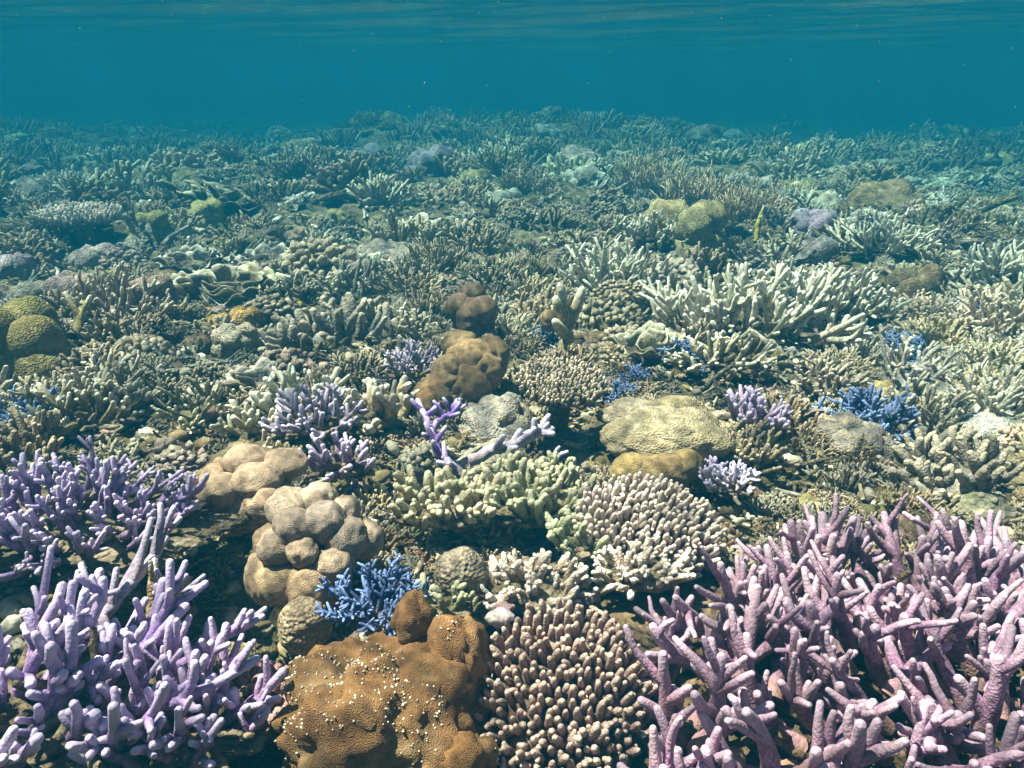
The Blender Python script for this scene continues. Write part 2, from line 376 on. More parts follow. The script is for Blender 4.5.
def finger_table(label, loc, rx, ry, h, n, fl, fr, col, plate_col, seed, mat=None, tilt=(0, 0), out=.5, name="finger_table_coral", cat="table coral", domed=1.0):
    rng = np.random.default_rng(seed); root = thing(name, label, cat, loc); root.rotation_euler = (tilt[0], tilt[1], 0)
    v, f = ico(4); g = Geo(); g.add(v * np.array([rx * .95, ry * .95, h]) * (1 + .06 * fbm(v * 2, 2, seed))[:, None], f); part("plate", g.mesh("plate", M_ROCK), root, plate_col)
    ms = []
    for q in range(8):
        t = Geo(); l = fl * rng.uniform(.8, 1.25); P = path(rng, (0, 0, -fl * .2), (0, 0, 1), l * 1.2, 5, .2, .10); tube(t, P, fr * np.array([1, 1.02, .98, .88, .62]) * rng.uniform(.88, 1.1), 7, np.array([0, .35, .6, .78, .95]))
        if q % 3 == 0: tube(t, path(rng, P[2], (rng.normal(), rng.normal(), .9), l * .45, 4, .3, .1), fr * np.array([.8, .75, .7, .5]), 6, np.array([.5, .7, .85, .97]))
        ms.append(t.mesh("finger", mat or M_FINGER))
    for i in range(n):
        a = i * 2.39996 + rng.normal(0, .04); q = math.sqrt((i + .5) / n); x, y = rx * q * math.cos(a), ry * q * math.sin(a); z = h * math.sqrt(max(0, 1 - (q * .97) ** 2)) * domed
        d = np.array([x / rx * out * q, y / ry * out * q, 1.0]) + rng.normal(0, .045, 3)
        part("finger", ms[int(rng.integers(8))], root, jit(rng, col, .13), (x, y, z), rot_to(d) @ rz(rng.uniform(0, 6.28)), rng.uniform(.85, 1.15))
    OCC.append((loc[0], loc[1], max(rx, ry) * .95)); return root
def rz(a): c, s = math.cos(a), math.sin(a); return np.array([[c, -s, 0], [s, c, 0], [0, 0, 1.0]])

def lobed(label, loc, body, lobes, col, mat, seed, name="boulder_coral", cat="boulder coral", lobe_cols=None, nz=.08):
    """A massive coral: body radii and a list of (x, y, z, radii) lobes."""
    rng = np.random.default_rng(seed); root = thing(name, label, cat, loc)
    part("body", lump(rng, body, nz, 2.0, 5 if .06 < body[0] < .13 and loc[1] < 1.6 else 4, lobes=7, lobe_h=.10).mesh("body", mat), root, col)
    for i, (x, y, z, r) in enumerate(lobes):
        r = (r,) * 3 if isinstance(r, (int, float)) else r
        part("lobe", lump(rng, r, max(.10, nz), 1.9, 4 if loc[1] < 1.6 else 3, lobes=5 if nz > .1 else 0, lobe_h=.15).mesh("lobe", mat), root, lobe_cols[i] if lobe_cols else jit(rng, col, .10), (x, y, z))
    OCC.append((loc[0], loc[1], max(body[:2]))); return root

def tuft(label, loc, R, n, col, mat, seed, name="blue_coral", cat="blue coral", h=.6, spikes=7, r=.06, group=None, tilt=62):
    """Bottlebrush branches ringed with short radial spikes."""
    rng = np.random.default_rng(seed); root = thing(name, label, cat, loc, group)
    for i in range(n):
        a = i * 2.39996 + rng.normal(0, .3); q = math.sqrt((i + .5) / n); t = math.radians(tilt) * q * rng.uniform(.7, 1.25)
        d = np.array([math.cos(a) * math.sin(t), math.sin(a) * math.sin(t), math.cos(t)]); l = R * rng.uniform(.75, 1.15); g = Geo()
        P = path(rng, np.array([math.cos(a), math.sin(a), 0]) * R * .25 * q, d, l, 6, .3, .1); tube(g, P, R * r * np.linspace(1, .6, 6), 6)
        for s_ in range(spikes):
            k = rng.uniform(.2, .97) * 5; j = min(int(k), 4); b = P[j] + (P[j + 1] - P[j]) * (k - j); dd = unit(P[j + 1] - P[j]); x = perp(dd); y = np.cross(dd, x); az = rng.uniform(0, 6.28)
            w = dd * .65 + x * math.cos(az) + y * math.sin(az); tube(g, path(rng, b, w, R * rng.uniform(.16, .3), 3, .3, .08), R * r * np.array([.75, .65, .45]), 5, np.array([.3, .7, 1]))
        part("branch", g.mesh("branch", mat), root, jit(rng, col, .14))
    OCC.append((loc[0], loc[1], R * .8)); return root

def leafy(label, loc, R, n, col, seed, h=.5, name="leafy_coral", cat="leafy coral", curl=.8, w=.42, group=None):
    rng = np.random.default_rng(seed); root = thing(name, label, cat, loc, group)
    part("base", lump(rng, (R * .75, R * .75, R * .3), .3, 2, 3).mesh("base", M_ROCK), root, (.10, .08, .05))
    for i in range(n):
        a = i * 2.39996 + rng.normal(0, .25); q = math.sqrt((i + .3) / n); g = Geo(); up = .75 + .9 * (1 - q)
        leaf(g, rng, (R * .72 * q * math.cos(a), R * .72 * q * math.sin(a), R * .12 * (1 - q)), (math.cos(a) * q + rng.normal(0, .2), math.sin(a) * q + rng.normal(0, .2), up), R * w * rng.uniform(.75, 1.2), R * h * rng.uniform(.8, 1.25), curl, .14, R * .03)
        part("leaf", g.mesh("leaf", M_LEAF), root, jit(rng, col, .12))
    OCC.append((loc[0], loc[1], R * .9)); return root

# ------------------------------------------------------------------ foreground colonies
PURPLE, LAV = (.31, .175, .27), (.25, .165, .365)
LAV_TIP = coral_mat("lavender_coral_skin", tip=.6, tip_col=(.68, .60, .80), grain=330, dots=.3, bump=.35, base_col=(.22, .13, .09), patch_col=(.22, .14, .16))  # pale tips are coral colour, whitened further to paint in highlights
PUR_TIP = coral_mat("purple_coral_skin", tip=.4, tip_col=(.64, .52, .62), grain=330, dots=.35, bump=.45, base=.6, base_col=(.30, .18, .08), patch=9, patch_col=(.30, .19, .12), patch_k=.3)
def at(px, py, z): x, y = plane(px, py, z); return (x, y, z)

M_MOUND = coral_mat("golden_mound_skin", tip=0, base=0, grain=750, grain_d=.0012, patch=15, patch_col=(.31, .22, .11), patch_k=.7, fine=70, dots=.3, bump=.6)
M_DARKROCK = coral_mat("dead_branch_skin", tip=0, base=0, grain=90, grain_d=.004, patch=14, patch_col=(.20, .14, .07), patch_k=.6, fine=120, rough=.9, bump=.9, dots=.3)
# the great purple thicket on the right: one mass of forking branches
def thicket():
    rng = np.random.default_rng(11); x0, y0 = .46, .575
    root = thing("staghorn_coral", "large thicket of thick purple-pink antler branches filling the lower right corner", "staghorn coral", (x0, y0, -.05))
    part("base", dead_tangle(rng, .38, .27, .025, .13, .008, 420).mesh("base", M_DARKROCK), root, (.12, .08, .045))
    pts = []
    for _ in range(16000):
        a, b = rng.uniform(-.40, .27), rng.uniform(-.32, .27)
        e = (a / .40) ** 2 + (b / .25) ** 2
        if e > 1 and not (a > 0 and e < 1.6) and not (b < 0 and a > -.25 and e < 1.8): continue
        if a < -.295 + max(0, b - .05) * .6: continue
        if all((a - c) ** 2 + (b - d) ** 2 > .0250 ** 2 for c, d in pts): pts.append((a, b))
    for a, b in pts[:298]:
        e = min(1.2, math.hypot(a / .42, b / .30)); hz = .060 * (1 - e * e) + rng.normal(0, .012)
        d = np.array([max(-.40, a * 1.4 - .12) + rng.normal(0, .40), b * 1.6 + rng.normal(0, .40) - .12, .45 + rng.uniform(-.25, .4)])
        main, subs = stag_branch(rng, (a, b, hz), d, rng.uniform(.07, .138), rng.uniform(.0086, .0125), int(rng.integers(3, 6)), .6, .11, n=9, k=8, taper=.42, spread=(26, 58), flen=(.34, .72), lumps=.04)
        c = jit(rng, PURPLE if not (a > .12 and b < -.08) else (.46, .37, .38), .12); o = part("branch", main.mesh("branch", PUR_TIP), root, c)  # near right branches are coloured paler to paint in the sun glare there
        for s_ in subs: part("branchlet", s_.mesh("branchlet", PUR_TIP), o, jit(rng, c, .06))
    OCC.append((x0, y0, .30)); OCC.append((x0 + .25, y0, .33)); OCC.append((x0 - .2, y0 - .05, .24))
thicket()

x, y, z = at(70, 530, .02)
staghorn("bushy lavender staghorn with many short upright branches at the left edge, above the fallen branch", (x, y, z), .18, .10, 92, .078, .0058, LAV, LAV_TIP, 21, tilt=62, hgt=.35, forks=(3, 7), flen=(.18, .42), lean=(.12, -.12, 0))
x, y, z = at(40, 722, .03)
staghorn("lavender staghorn with long pale branches leaning right in the lower left corner", (x, y, z), .12, .085, 42, .118, .0072, (.28, .19, .40), LAV_TIP, 22, tilt=58, hgt=.22, forks=(3, 7), lean=(.35, .0, -.15), flen=(.16, .40))
x, y, z = at(180, 735, .0)
staghorn("small finely branched lavender staghorn at the bottom edge, beside the pink knobbly coral", (x, y, z), .07, .055, 30, .085, .0062, (.32, .20, .38), LAV_TIP, 23, tilt=55, hgt=.25, forks=(2, 5), lean=(.1, .05, .1))

# fallen branches between the left colonies
def fallen(label, pts, r, col, mat, seed, twigs=5, tl=.06, name="coral_branch", cat="coral branch"):
    rng = np.random.default_rng(seed); p = np.array(pts, float); root = thing(name, label, cat, p[0]); p = p - p[0]
    t = np.linspace(0, len(p) - 1, 10); P = np.stack([np.interp(t, np.arange(len(p)), p[:, i]) for i in range(3)], 1) + rng.normal(0, r * .25, (10, 3)); g = Geo()
    tube(g, P, r * np.linspace(1, .65, 10) * (1 + rng.normal(0, .08, 10)), 9); part("stem", g.mesh("stem", mat), root, col)
    for i in range(twigs):
        j = int(rng.integers(2, 9)); d = unit(P[j] - P[j - 1]) * .6 + rng.normal(0, .5, 3); d[2] = abs(d[2]) + .2; s_ = Geo()
        tube(s_, path(rng, P[j], d, tl * rng.uniform(.6, 1.2), 5, .3, .1), r * .8 * np.linspace(.9, .55, 5), 8); part("twig", s_.mesh("twig", mat), root, jit(rng, col))
    return root
fallen("long lavender branch lying across the dark hollow at left, pointing up to the right", [at(105, 640, .05), at(140, 585, .09), at(210, 560, .10), at(255, 532, .12)][0:1] + [at(102, 622, .02), at(132, 582, .045), at(166, 540, .06)], .0085, (.36, .29, .40), LAV_TIP, 31, 6, .07)
fallen("forked lavender branch standing up right of the long fallen branch", [at(150, 640, .0), at(162, 612, .025), at(176, 598, .04), at(198, 585, .05)], .0065, (.38, .32, .48), LAV_TIP, 32, 6, .045)
fallen("thin yellow-brown dead branch standing in the hollow under the lavender bush", [at(150, 640, -.02), at(152, 590, .03), at(153, 560, .06)], .0065, (.30, .20, .09), M_BRANCH, 33, 2, .03)
fallen("second yellow-brown dead stick at the left, under the lavender bush", [at(60, 620, -.02), at(45, 580, .0), at(50, 545, .04)], .007, (.26, .17, .07), M_BRANCH, 34, 3, .05)

# boulder coral with grey knobs, left of centre
x, y, z = at(308, 572, -.01); q = .001 * 1.36
lobed("pale beige boulder coral crowned with smooth grey round knobs", (x, y, z), (.082, .075, .075),
      [(-.035, -.035, .075, .034), (.012, -.050, .078, .027), (-.008, -.02, .105, .036), (.040, -.005, .108, .037), (-.03, .035, .11, .042), (.02, .05, .12, .034), (.075, -.005, .075, .040), (.10, .02, .055, .036),
       (.060, -.045, .045, .036), (-.055, .0, .06, .036), (-.03, -.06, .02, (.045, .03, .04)), (.025, -.072, .015, (.045, .03, .045)), (.065, .04, .10, .03), (-.07, -.03, .01, (.03, .04, .05))],
      (.42, .335, .225), M_MASS, 41, lobe_cols=[(0.367, 0.280, 0.206), (0.402, 0.304, 0.213), (0.349, 0.272, 0.213), (0.349, 0.280, 0.229), (0.472, 0.376, 0.277), (0.455, 0.360, 0.269), (0.315, 0.248, 0.198), (0.324, 0.248, 0.182), (0.340, 0.256, 0.182), (0.349, 0.248, 0.158), (0.402, 0.288, 0.174), (0.349, 0.240, 0.150), (0.349, 0.272, 0.206), (0.480, 0.352, 0.222)]).scale = (.78, .78, .78)
x, y, z = at(252, 500, .0)
lobed("brown-pink cushion coral of flat lobes behind the grey knobbed boulder", (x, y, z), (.065, .06, .05), [(-.035, -.03, .035, (.035, .032, .028)), (.02, -.02, .048, (.04, .035, .028)), (-.01, .025, .058, (.038, .035, .026)), (.045, .03, .05, (.04, .034, .024)), (.04, -.045, .02, (.035, .03, .03)), (-.055, .02, .03, (.03, .03, .025))], (.40, .285, .19), M_MASS, 42)
x, y, z = at(305, 628, -.03)
lobed("small round honeycomb coral between the grey knobbed boulder and the orange-brown mound", (x, y, z), (.034, .032, .034), [(.0, .0, .012, (.033, .030, .030))], (.35, .29, .18), M_HONEY, 43, "honeycomb_coral", "honeycomb coral")
x, y, z = at(462, 580, .0)
lobed("round dull grey coral head left of the dead coral rubble, above the orange-brown mound", (x, y, z), (.038, .036, .042), [(0, -.002, .010, (.036, .034, .036))], (.24, .215, .15), M_HONEY, 44, "round_coral", "round coral")
for (px, py, r, lab, c) in ((237, 664, .026, "small tan coral knob beside the bottom left lavender staghorn, nearest the orange-brown mound", (.33, .27, .14)), (212, 662, .024, "small olive coral knob just left of the tan knob in the dark hollow", (.25, .22, .11)), (280, 690, .018, "little pale grey knob at the left foot of the orange-brown mound", (.38, .36, .34))):
    x, y, z = at(px, py, -.03); lobed(lab, (x, y, z), (r, r, r * .9), [(r * .3, -r * .2, r * .35, r * .72), (-r * .4, r * .1, r * .3, r * .7)], c, M_HONEY, px, "round_coral", "round coral")

# orange-brown mound with white worm tubes
def mound():
    rng = np.random.default_rng(51); x, y, z = at(385, 735, -.04); root = thing("mound_coral", "large orange-brown mound coral sprinkled with white worm tubes at the bottom centre", "mound coral", (x, y, z)); c = (.20, .105, .038)
    B = lump(rng, (.112, .092, .108), .22, 2.6, 5, lobes=14, lobe_h=.13); part("body", B.mesh("body", M_MOUND), root, c)
    for (a, b, h, r, k) in ((.030, .055, .105, (.022, .022, .036), c), (.078, .035, .06, (.036, .042, .065), (.235, .125, .045)), (.096, -.062, .015, (.028, .028, .055), (.19, .095, .03))):
        part("lobe", lump(rng, r, .18, 2.2, 4, lobes=5, lobe_h=.15).mesh("lobe", M_MOUND), root, jit(rng, k, .06), (a, b, h))
    wm = coral_mat("worm_tube_shell", tip=0, base=0, patch_k=0); w = Geo(); bpy.context.view_layer.update()
    for _ in range(1000):
        v = rng.normal(0, 1, 3); v = unit(v * np.array([1, 1, 1])); v[2] = abs(v[2]) * .9; v[1] = -abs(v[1]) * .8 + .25
        for ch in root.children:
            pass
        best, bn = None, None; o = Vector((v * .4).tolist()); dr = -Vector(v.tolist()).normalized()
        for ch in list(root.children):
            ok, co, nn, _ = ch.ray_cast(o - ch.location, dr)
            if ok:
                co = co + ch.location; d = (co - o).length
                if best is None or d < best[0]: best, bn = (d, co), nn
        if best is None: continue
        if noise3(np.array(best[1][:]) * 22, 8) < -.08: continue
        s_ = float(rng.uniform(.35, .95)); p = np.array(best[1][:]); nn = np.array(bn[:]) + rng.normal(0, .4, 3); tube(w, [p - nn * .001, p + nn * .0007 * s_, p + nn * .0013 * s_], np.array([.0017, .0016, .0012]) * s_, 5)
    tag(part("worm_tubes", w.mesh("worm_tubes", wm), root, (.62, .57, .44)), kind='stuff'); OCC.append((x, y, .12))
mound()

# pink knobbly coral at the lower left of the mound
def knobbly(label, loc, R, n, kr, col, mat, seed, name="cauliflower_coral", cat="cauliflower coral", flat=.8, group=None, sub=2):
    rng = np.random.default_rng(seed); root = thing(name, label, cat, loc, group); part("base", lump(rng, (R * .9, R * .9, R * flat * .85), .12, 2, 3).mesh("base", M_ROCK), root, tuple(q * .6 for q in col)); ms = [lump(rng, (kr, kr, kr * 1.35), .22, 2.2, sub).mesh("knob", mat) for _ in range(5)]
    for i in range(n):
        zz = 1 - (i + .5) / n * 1.05; a = i * 2.39996; s_ = math.sqrt(max(0, 1 - zz * zz)); d = np.array([s_ * math.cos(a), s_ * math.sin(a), zz]) + rng.normal(0, .05, 3)
        part("knob", ms[int(rng.integers(5))], root, jit(rng, col, .12), d * np.array([R, R, R * flat]), rot_to(d), rng.uniform(.75, 1.25))
    OCC.append((loc[0], loc[1], R)); return root
knobbly("pink knobbly coral head squeezed between the lavender staghorn and the orange-brown mound", at(258, 706, -.03), .045, 85, .0062, (.36, .20, .19), M_MASS, 61)

# finger table corals
x, y, z = at(564, 700, -.015)
finger_table("brown-lilac table coral packed with pale-tipped fingers, right of the orange-brown mound", (x, y, z), .094, .100, .045, 298, .018, .0046, (.27, .165, .155), (.09, .055, .035), 71, mat=coral_mat("lilac_finger_skin", tip=.4, tip_col=(.62, .50, .40), grain=420, base=.5, base_col=(.12, .06, .03), patch_k=.2), tilt=(.40, -.05), out=.40)
x, y, z = at(645, 537, .0)
finger_table("pale lilac-beige table coral of fine fingers behind the purple thicket", (x, y, z), .105, .085, .045, 296, .019, .0046, (.36, .285, .275), (.22, .17, .12), 72, tilt=(.42, .10), out=.4)

# blue bottlebrush coral on the dark ledge
x, y, z = at(376, 612, .0)
tuft("bright blue spiky coral tuft growing over the top of the orange-brown mound", (x, y, z), .062, 22, (.07, .115, .27), M_BLUE, 81, spikes=14, r=.055, tilt=78)

# green finger patch
def fingers(label, loc, rx, ry, n, L, r, col, seed, mat=M_FINGER, fork=.6, name="finger_coral", cat="finger coral", cols=None, tilt=.5, min_n=7):
    rng = np.random.default_rng(seed); root = thing(name, label, cat, loc); part("base", lump(rng, (rx * .95, ry * .95, L * .6), .3, 3, 4, lobes=8, lobe_h=.3).mesh("base", M_ROCK), root, (.16, .125, .07)); ms = []
    for q in range(10):
        g = Geo(); l = L * rng.uniform(.7, 1.2); P = path(rng, (0, 0, -L * .3), (rng.normal(0, .15), rng.normal(0, .15), 1), l * 1.3, 6, .1, .15); tube(g, P, r * np.linspace(1.05, .8, 6) * (1 + rng.normal(0, .1, 6)), min_n, np.array([0, .3, .5, .65, .8, .95]))
        for s_ in range(int(rng.integers(1, 4))):
            if rng.random() < fork: tube(g, path(rng, P[int(rng.integers(2, 5))], (rng.normal(0, 1), rng.normal(0, 1), .8), l * rng.uniform(.3, .5), 4, .4, .1), r * np.array([.85, .85, .8, .65]), min_n, np.array([.5, .7, .85, .97]))
        ms.append(g.mesh("finger", mat))
    for i in range(n):
        a = i * 2.39996 + rng.normal(0, .3); q = math.sqrt((i + .5) / n); d = np.array([math.cos(a) * q * tilt, math.sin(a) * q * tilt, 1]) + rng.normal(0, .15, 3)
        c = cols[int(rng.integers(len(cols)))] if cols else col
        part("finger", ms[int(rng.integers(10))], root, jit(rng, c, .12), (rx * q * math.cos(a), ry * q * math.sin(a), L * .45 * (1 - q * q) + rng.normal(0, L * .12)), rot_to(d) @ rz(rng.uniform(0, 6)), rng.uniform(.7, 1.2))
    OCC.append((loc[0], loc[1], max(rx, ry) * .9)); return root
GREEN = coral_mat("green_finger_coral_skin", tip=.5, tip_col=(.60, .57, .40), grain=260, base=.5, base_col=(.16, .11, .05))
x, y, z = at(450, 508, .0)
fingers("pale yellowish stubby finger coral directly above the round grey coral", (x, y, z), .085, .055, 90, .034, .0065, None, 91, GREEN, cols=((.40, .34, .21), (.35, .31, .18), (.44, .36, .24)))
x, y, z = at(535, 500, .0)
fingers("green finger coral with upright stubby fingers left of the pale lilac table coral", (x, y, z), .080, .075, 95, .036, .0062, None, 92, GREEN, cols=((.28, .285, .16), (.33, .31, .18), (.25, .26, .14)))
fingers("small dark green finger coral against the pale table coral's left edge", at(578, 545, .005), .03, .035, 20, .034, .006, None, 93, GREEN, cols=((.17, .23, .11), (.22, .26, .13)))
fingers("small green finger coral tucked beside the blue tuft and the round grey coral", at(450, 612, -.01), .03, .015, 14, .028, .005, None, 94, GREEN, cols=((.14, .18, .08), (.18, .2, .09)))
# dead coral rubble slope under the green patch
fingers("broken beige dead finger coral below the green patch, right of the round grey coral", at(535, 590, -.01), .075, .05, 80, .030, .0050, None, 95, M_BRANCH, cols=((.42, .30, .19), (.46, .37, .27), (.28, .18, .10), (.36, .26, .2)), tilt=1.6, fork=.8)
fingers("pale broken dead coral under the front edge of the pale lilac table coral", at(640, 575, .0), .055, .03, 60, .026, .0045, None, 96, M_BRANCH, cols=((.48, .38, .26), (.40, .28, .18), (.5, .44, .36)), tilt=1.4)

# white shell, sponge bits
def shell():
    rng = np.random.default_rng(101); x, y, z = at(500, 618, .03); root = thing("clam_shell", "small white shell fragment lying at the top edge of the brown-lilac table coral", "shell", (x, y, z)); ms = []
    g = lump(rng, (.018, .011, .009), .25, 1.6, 3); part("valve", g.mesh("valve", coral_mat("white_shell", tip=0, base=0, patch_k=.1)), root, (.80, .72, .68)); g = lump(rng, (.012, .008, .007), .25, 2, 3); part("hinge_piece", g.mesh("hinge_piece", M_MASS), root, (.55, .36, .36), (.004, .014, .003))
shell()

M_SILT = coral_mat("silted_rock_skin", tip=0, base=0, grain=200, grain_d=.002, patch=18, patch_col=(.20, .165, .08), patch_k=.7, fine=60, bump=.7, dots=.2)
# yellow encrusted dead boulder right of centre
x, y, z = at(665, 440, .0)
lobed("large flat-topped yellowish boulder with a pale scar, right of the centre", (x, y, z), (.125, .10, .085), [(.0, .0, .035, (.115, .09, .065)), (.065, -.045, .030, (.07, .05, .05)), (-.06, .05, .05, (.065, .06, .05)), (.03, .06, .06, (.07, .05, .045))], (.31, .25, .155), M_SILT, 111, "coral_boulder", "coral boulder", lobe_cols=[(.36, .30, .19), (.30, .25, .15), (.38, .32, .22), (.28, .23, .13)], nz=.13).scale = (.88, .88, .62)
x, y, z = at(648, 475, .005)
lobed("smooth brown boulder coral lobes under the front of the yellowish boulder", (x, y, z), (.055, .04, .035), [(-.03, .0, .005, (.035, .03, .034)), (.03, -.005, .005, (.045, .032, .036)), (.065, .012, .012, (.03, .03, .03))], (.24, .17, .07), M_MASS, 112)
def scar():
    rng = np.random.default_rng(113); x, y, z = at(643, 404, .056); part_root = thing("shell_fragment", "white oval shell patch on top of the yellowish boulder", "shell", (x, y, z)); part("valve", lump(rng, (.020, .012, .004), .2, 2, 3).mesh("valve", M_MASS), part_root, (.72, .68, .58))
scar()

# brown lobed boulder left of centre
x, y, z = at(468, 385, .0)
lobed("warm brown boulder coral with rounded lobes, just left of the picture centre", (x, y, z), (.085, .085, .085), [(.02, -.01, .07, (.065, .06, .055)), (-.04, -.05, .045, (.055, .05, .05)), (.06, .03, .06, (.05, .05, .055)), (.005, -.075, .02, (.06, .04, .055)), (-.075, -.085, .0, (.055, .05, .055)), (.05, -.045, .05, (.045, .045, .05)), (-.02, .04, .09, (.05, .05, .04)), (-.09, -.13, -.01, (.04, .04, .05))], (.25, .16, .08), M_MOUND, 121, lobe_cols=[(.28, .185, .09), (.29, .20, .10), (.22, .145, .07), (.21, .13, .06), (.20, .12, .05), (.24, .16, .08), (.26, .175, .09), (.20, .11, .04)], nz=.14).scale = (.86, .86, .9)
x, y, z = at(473, 318, .02)
lobed("dark brown boulder coral knob behind the warm brown lobed boulder", (x, y, z), (.06, .06, .06), [(.03, -.03, .03, .042), (-.04, .0, .03, .04), (.0, .03, .06, .035)], (.16, .10, .06), M_MOUND, 122)

# small table coral on a stalk
x, y, z = at(560, 420, .0)
r_ = finger_table("olive table coral on a short stalk, between the brown lobed boulder and the yellowish boulder", (x, y, z + .075), .088, .066, .014, 290, .013, .0034, (.24, .20, .10), (.13, .11, .05), 131, tilt=(.34, .05), out=.2, domed=.9)
g = Geo(); tube(g, [(0, 0, 0), (.004, .0, -.04), (0, .004, -.11)], np.array([.03, .02, .026]), 9); part("stalk", g.mesh("stalk", M_ROCK), r_, (.14, .11, .06))

# purple pieces in the middle
def purple_sprig(label, pts, r, col, seed, twigs, tl, bristle=0):
    fallen(label, pts, r, col, LAV_TIP, seed, twigs, tl)
DEEP = (.21, .12, .42)
purple_sprig("deep violet forked sprig standing below the warm brown boulder", [at(452, 470, .0), at(437, 450, .03), at(428, 428, .05), at(420, 400, .075)], .0085, DEEP, 141, 9, .035)
purple_sprig("deep violet side sprig leaning right, joining the forked sprig below the warm brown boulder", [at(432, 428, .05), at(446, 416, .06), at(458, 406, .075)], .007, DEEP, 142, 10, .03)
purple_sprig("pale lilac branch lying level above the finger coral patch", [at(470, 462, .02), at(495, 447, .03), at(520, 442, .035), at(550, 430, .045)], .011, (.42, .36, .46), 143, 10, .04)
purple_sprig("short violet stub under the left end of the pale lilac branch", [at(462, 474, .01), at(450, 464, .025), at(444, 456, .03)], .008, (.35, .29, .46), 144, 3, .03)
purple_sprig("thin lilac twig right of the pale lilac branch, by the dark ledge", [at(548, 462, .02), at(566, 452, .03)], .006, (.35, .29, .43), 145, 3, .03)
staghorn("grey-lilac branching coral with short fingers, left of the fallen dead branches", at(318, 432, .015), .055, .045, 26, .065, .0065, (.27,.22,.28), LAV_TIP, 146, tilt=65, forks=(2, 5), hgt=.3, flen=(.3, .5))
staghorn("small mauve staghorn clump beside the grey knobbed boulder's back edge", at(345, 470, .0), .045, .025, 16, .052, .0070, (.34, .23, .34), LAV_TIP, 147, tilt=70, forks=(2, 4), hgt=.25)
staghorn("small bluish-grey bushy staghorn left of the warm brown boulder", at(412, 375, .02), .06, .05, 34, .055, .0045, (.24, .22, .28), LAV_TIP, 148, tilt=65, forks=(2, 5), hgt=.35)
staghorn("bright lilac staghorn clump right of the yellowish boulder", at(752, 428, .0), .036, .036, 24, .062, .0068, (.33, .24, .39), LAV_TIP, 149, tilt=60, forks=(2, 5), hgt=.2, lean=(.15, 0, 0))
staghorn("small lilac staghorn sprigs under the right end of the yellowish boulder", at(703, 482, -.02), .025, .02, 14, .042, .0055, (.34, .25, .43), LAV_TIP, 150, tilt=55, forks=(2, 4), hgt=.2)
staghorn("little white-tipped lilac bush behind the purple thicket's left end", at(728, 488, .0), .035, .025, 26, .035, .0045, (.46, .42, .50), LAV_TIP, 151, tilt=65, forks=(2, 5), hgt=.3)

# blue tufts across the reef
for i, (px, py, R, lab) in enumerate(((548, 338, .055, "blue coral tuft at the foot of the cream pillar coral"), (612, 392, .050, "blue coral tuft between the olive table coral and the yellowish boulder"), (684, 356, .060, "blue coral tuft below the leafy coral, on the left of a pair"), (702, 366, .04, "smaller blue coral tuft on the right of the pair below the leafy coral"),
                                       (905, 352, .075, "blue coral tuft under the dark ledge at right, below the pale staghorn"), (868, 425, .095, "wide blue coral patch right of the bright lilac clump"), (972, 314, .07, "small blue coral tuft near the right edge under the pale staghorn"), (35, 420, .075, "dim blue coral tuft at the left edge above the lavender bush"), (636, 372, .035, "little blue coral sprig at the top edge of the yellowish boulder"))):
    x, y, z, t = spot(px, py, .02)
    tuft(lab, (x, y, z), R, 26 if R > .07 else 18, (.08, .135, .30) if i not in (5, 7) else (.11, .15, .27), M_BLUE, 160 + i, spikes=12, tilt=80, r=.06)

# pale staghorns
PALE = (.58, .53, .40)
def pale(label, px, py, wpx, dpx, n, Lk, rk, seed, col=PALE, tilt=62, h=.05, lean=(0, -.1, 0), group=None, forks=(2, 5), mat=None, up=.5):
    x, y, z, t = spot(px, py, h); rx = size(wpx, t) / 2 * .72
    return staghorn(label, (x, y, z + .005), rx, rx * dpx, n, rx * Lk, rx * rk, col, mat or M_PALE, seed, tilt=tilt, lean=lean, forks=forks, hgt=.3, nside=7, base_col=(.10, .08, .045), up=up)
pale("wide cream staghorn with curved fingers, left part of the big pale bank at right", 745, 322, 230, .55, 60, .66, .048, 201)
pale("cream staghorn coral forming the right end of the big pale bank", 828, 305, 140, .7, 50, .80, .055, 202)
pale("loose cream staghorn branches sprawling over the front of the big pale bank", 720, 350, 130, .6, 24, .62, .070, 203, col=(.36, .31, .20), tilt=80, up=.2)
pale("upright cream staghorn left of the big pale bank, behind the cream pillar coral", 612, 282, 115, .7, 46, .95, .065, 204, tilt=45)
pale("fanned cream staghorn farther back at right, beside the lilac mound", 885, 243, 100, .8, 42, .80, .055, 205, tilt=65)
pale("pale staghorn cut by the right edge of the picture", 1010, 275, 110, .8, 40, .85, .060, 206, tilt=65)
pale("stubby tan staghorn left of centre with thick forked branches", 372, 405, 84, .9, 14, 1.2, .20, 207, col=(.46, .36, .20), tilt=65)
pale("pale grey-green staghorn splaying left of the stubby tan staghorn", 310, 398, 100, .8, 18, 1.1, .135, 208, col=(.40, .40, .29), tilt=75)
pale("yellowish low staghorn left of the pale grey-green staghorn", 262, 412, 84, .9, 18, 1.0, .14, 209, col=(.45, .37, .20), tilt=75)
pale("olive-brown staghorn with blunt fingers near the left edge", 78, 402, 140, .6, 30, .7, .085, 210, col=(.26, .20, .085), tilt=65)
pale("small white antler coral far back at left", 70, 190, 42, .8, 14, 1.5, .13, 211, col=(.52, .50, .42), tilt=60)
pale("cream staghorn sprawling low in front of the tan thicket, right of centre", 655, 235, 90, .6, 26, .8, .07, 212, col=(.42, .38, .28), tilt=75)
pale("white staghorn sprigs above the fanned cream staghorn at right", 800, 215, 70, .7, 24, .9, .07, 213, col=(.46, .43, .33), tilt=65)

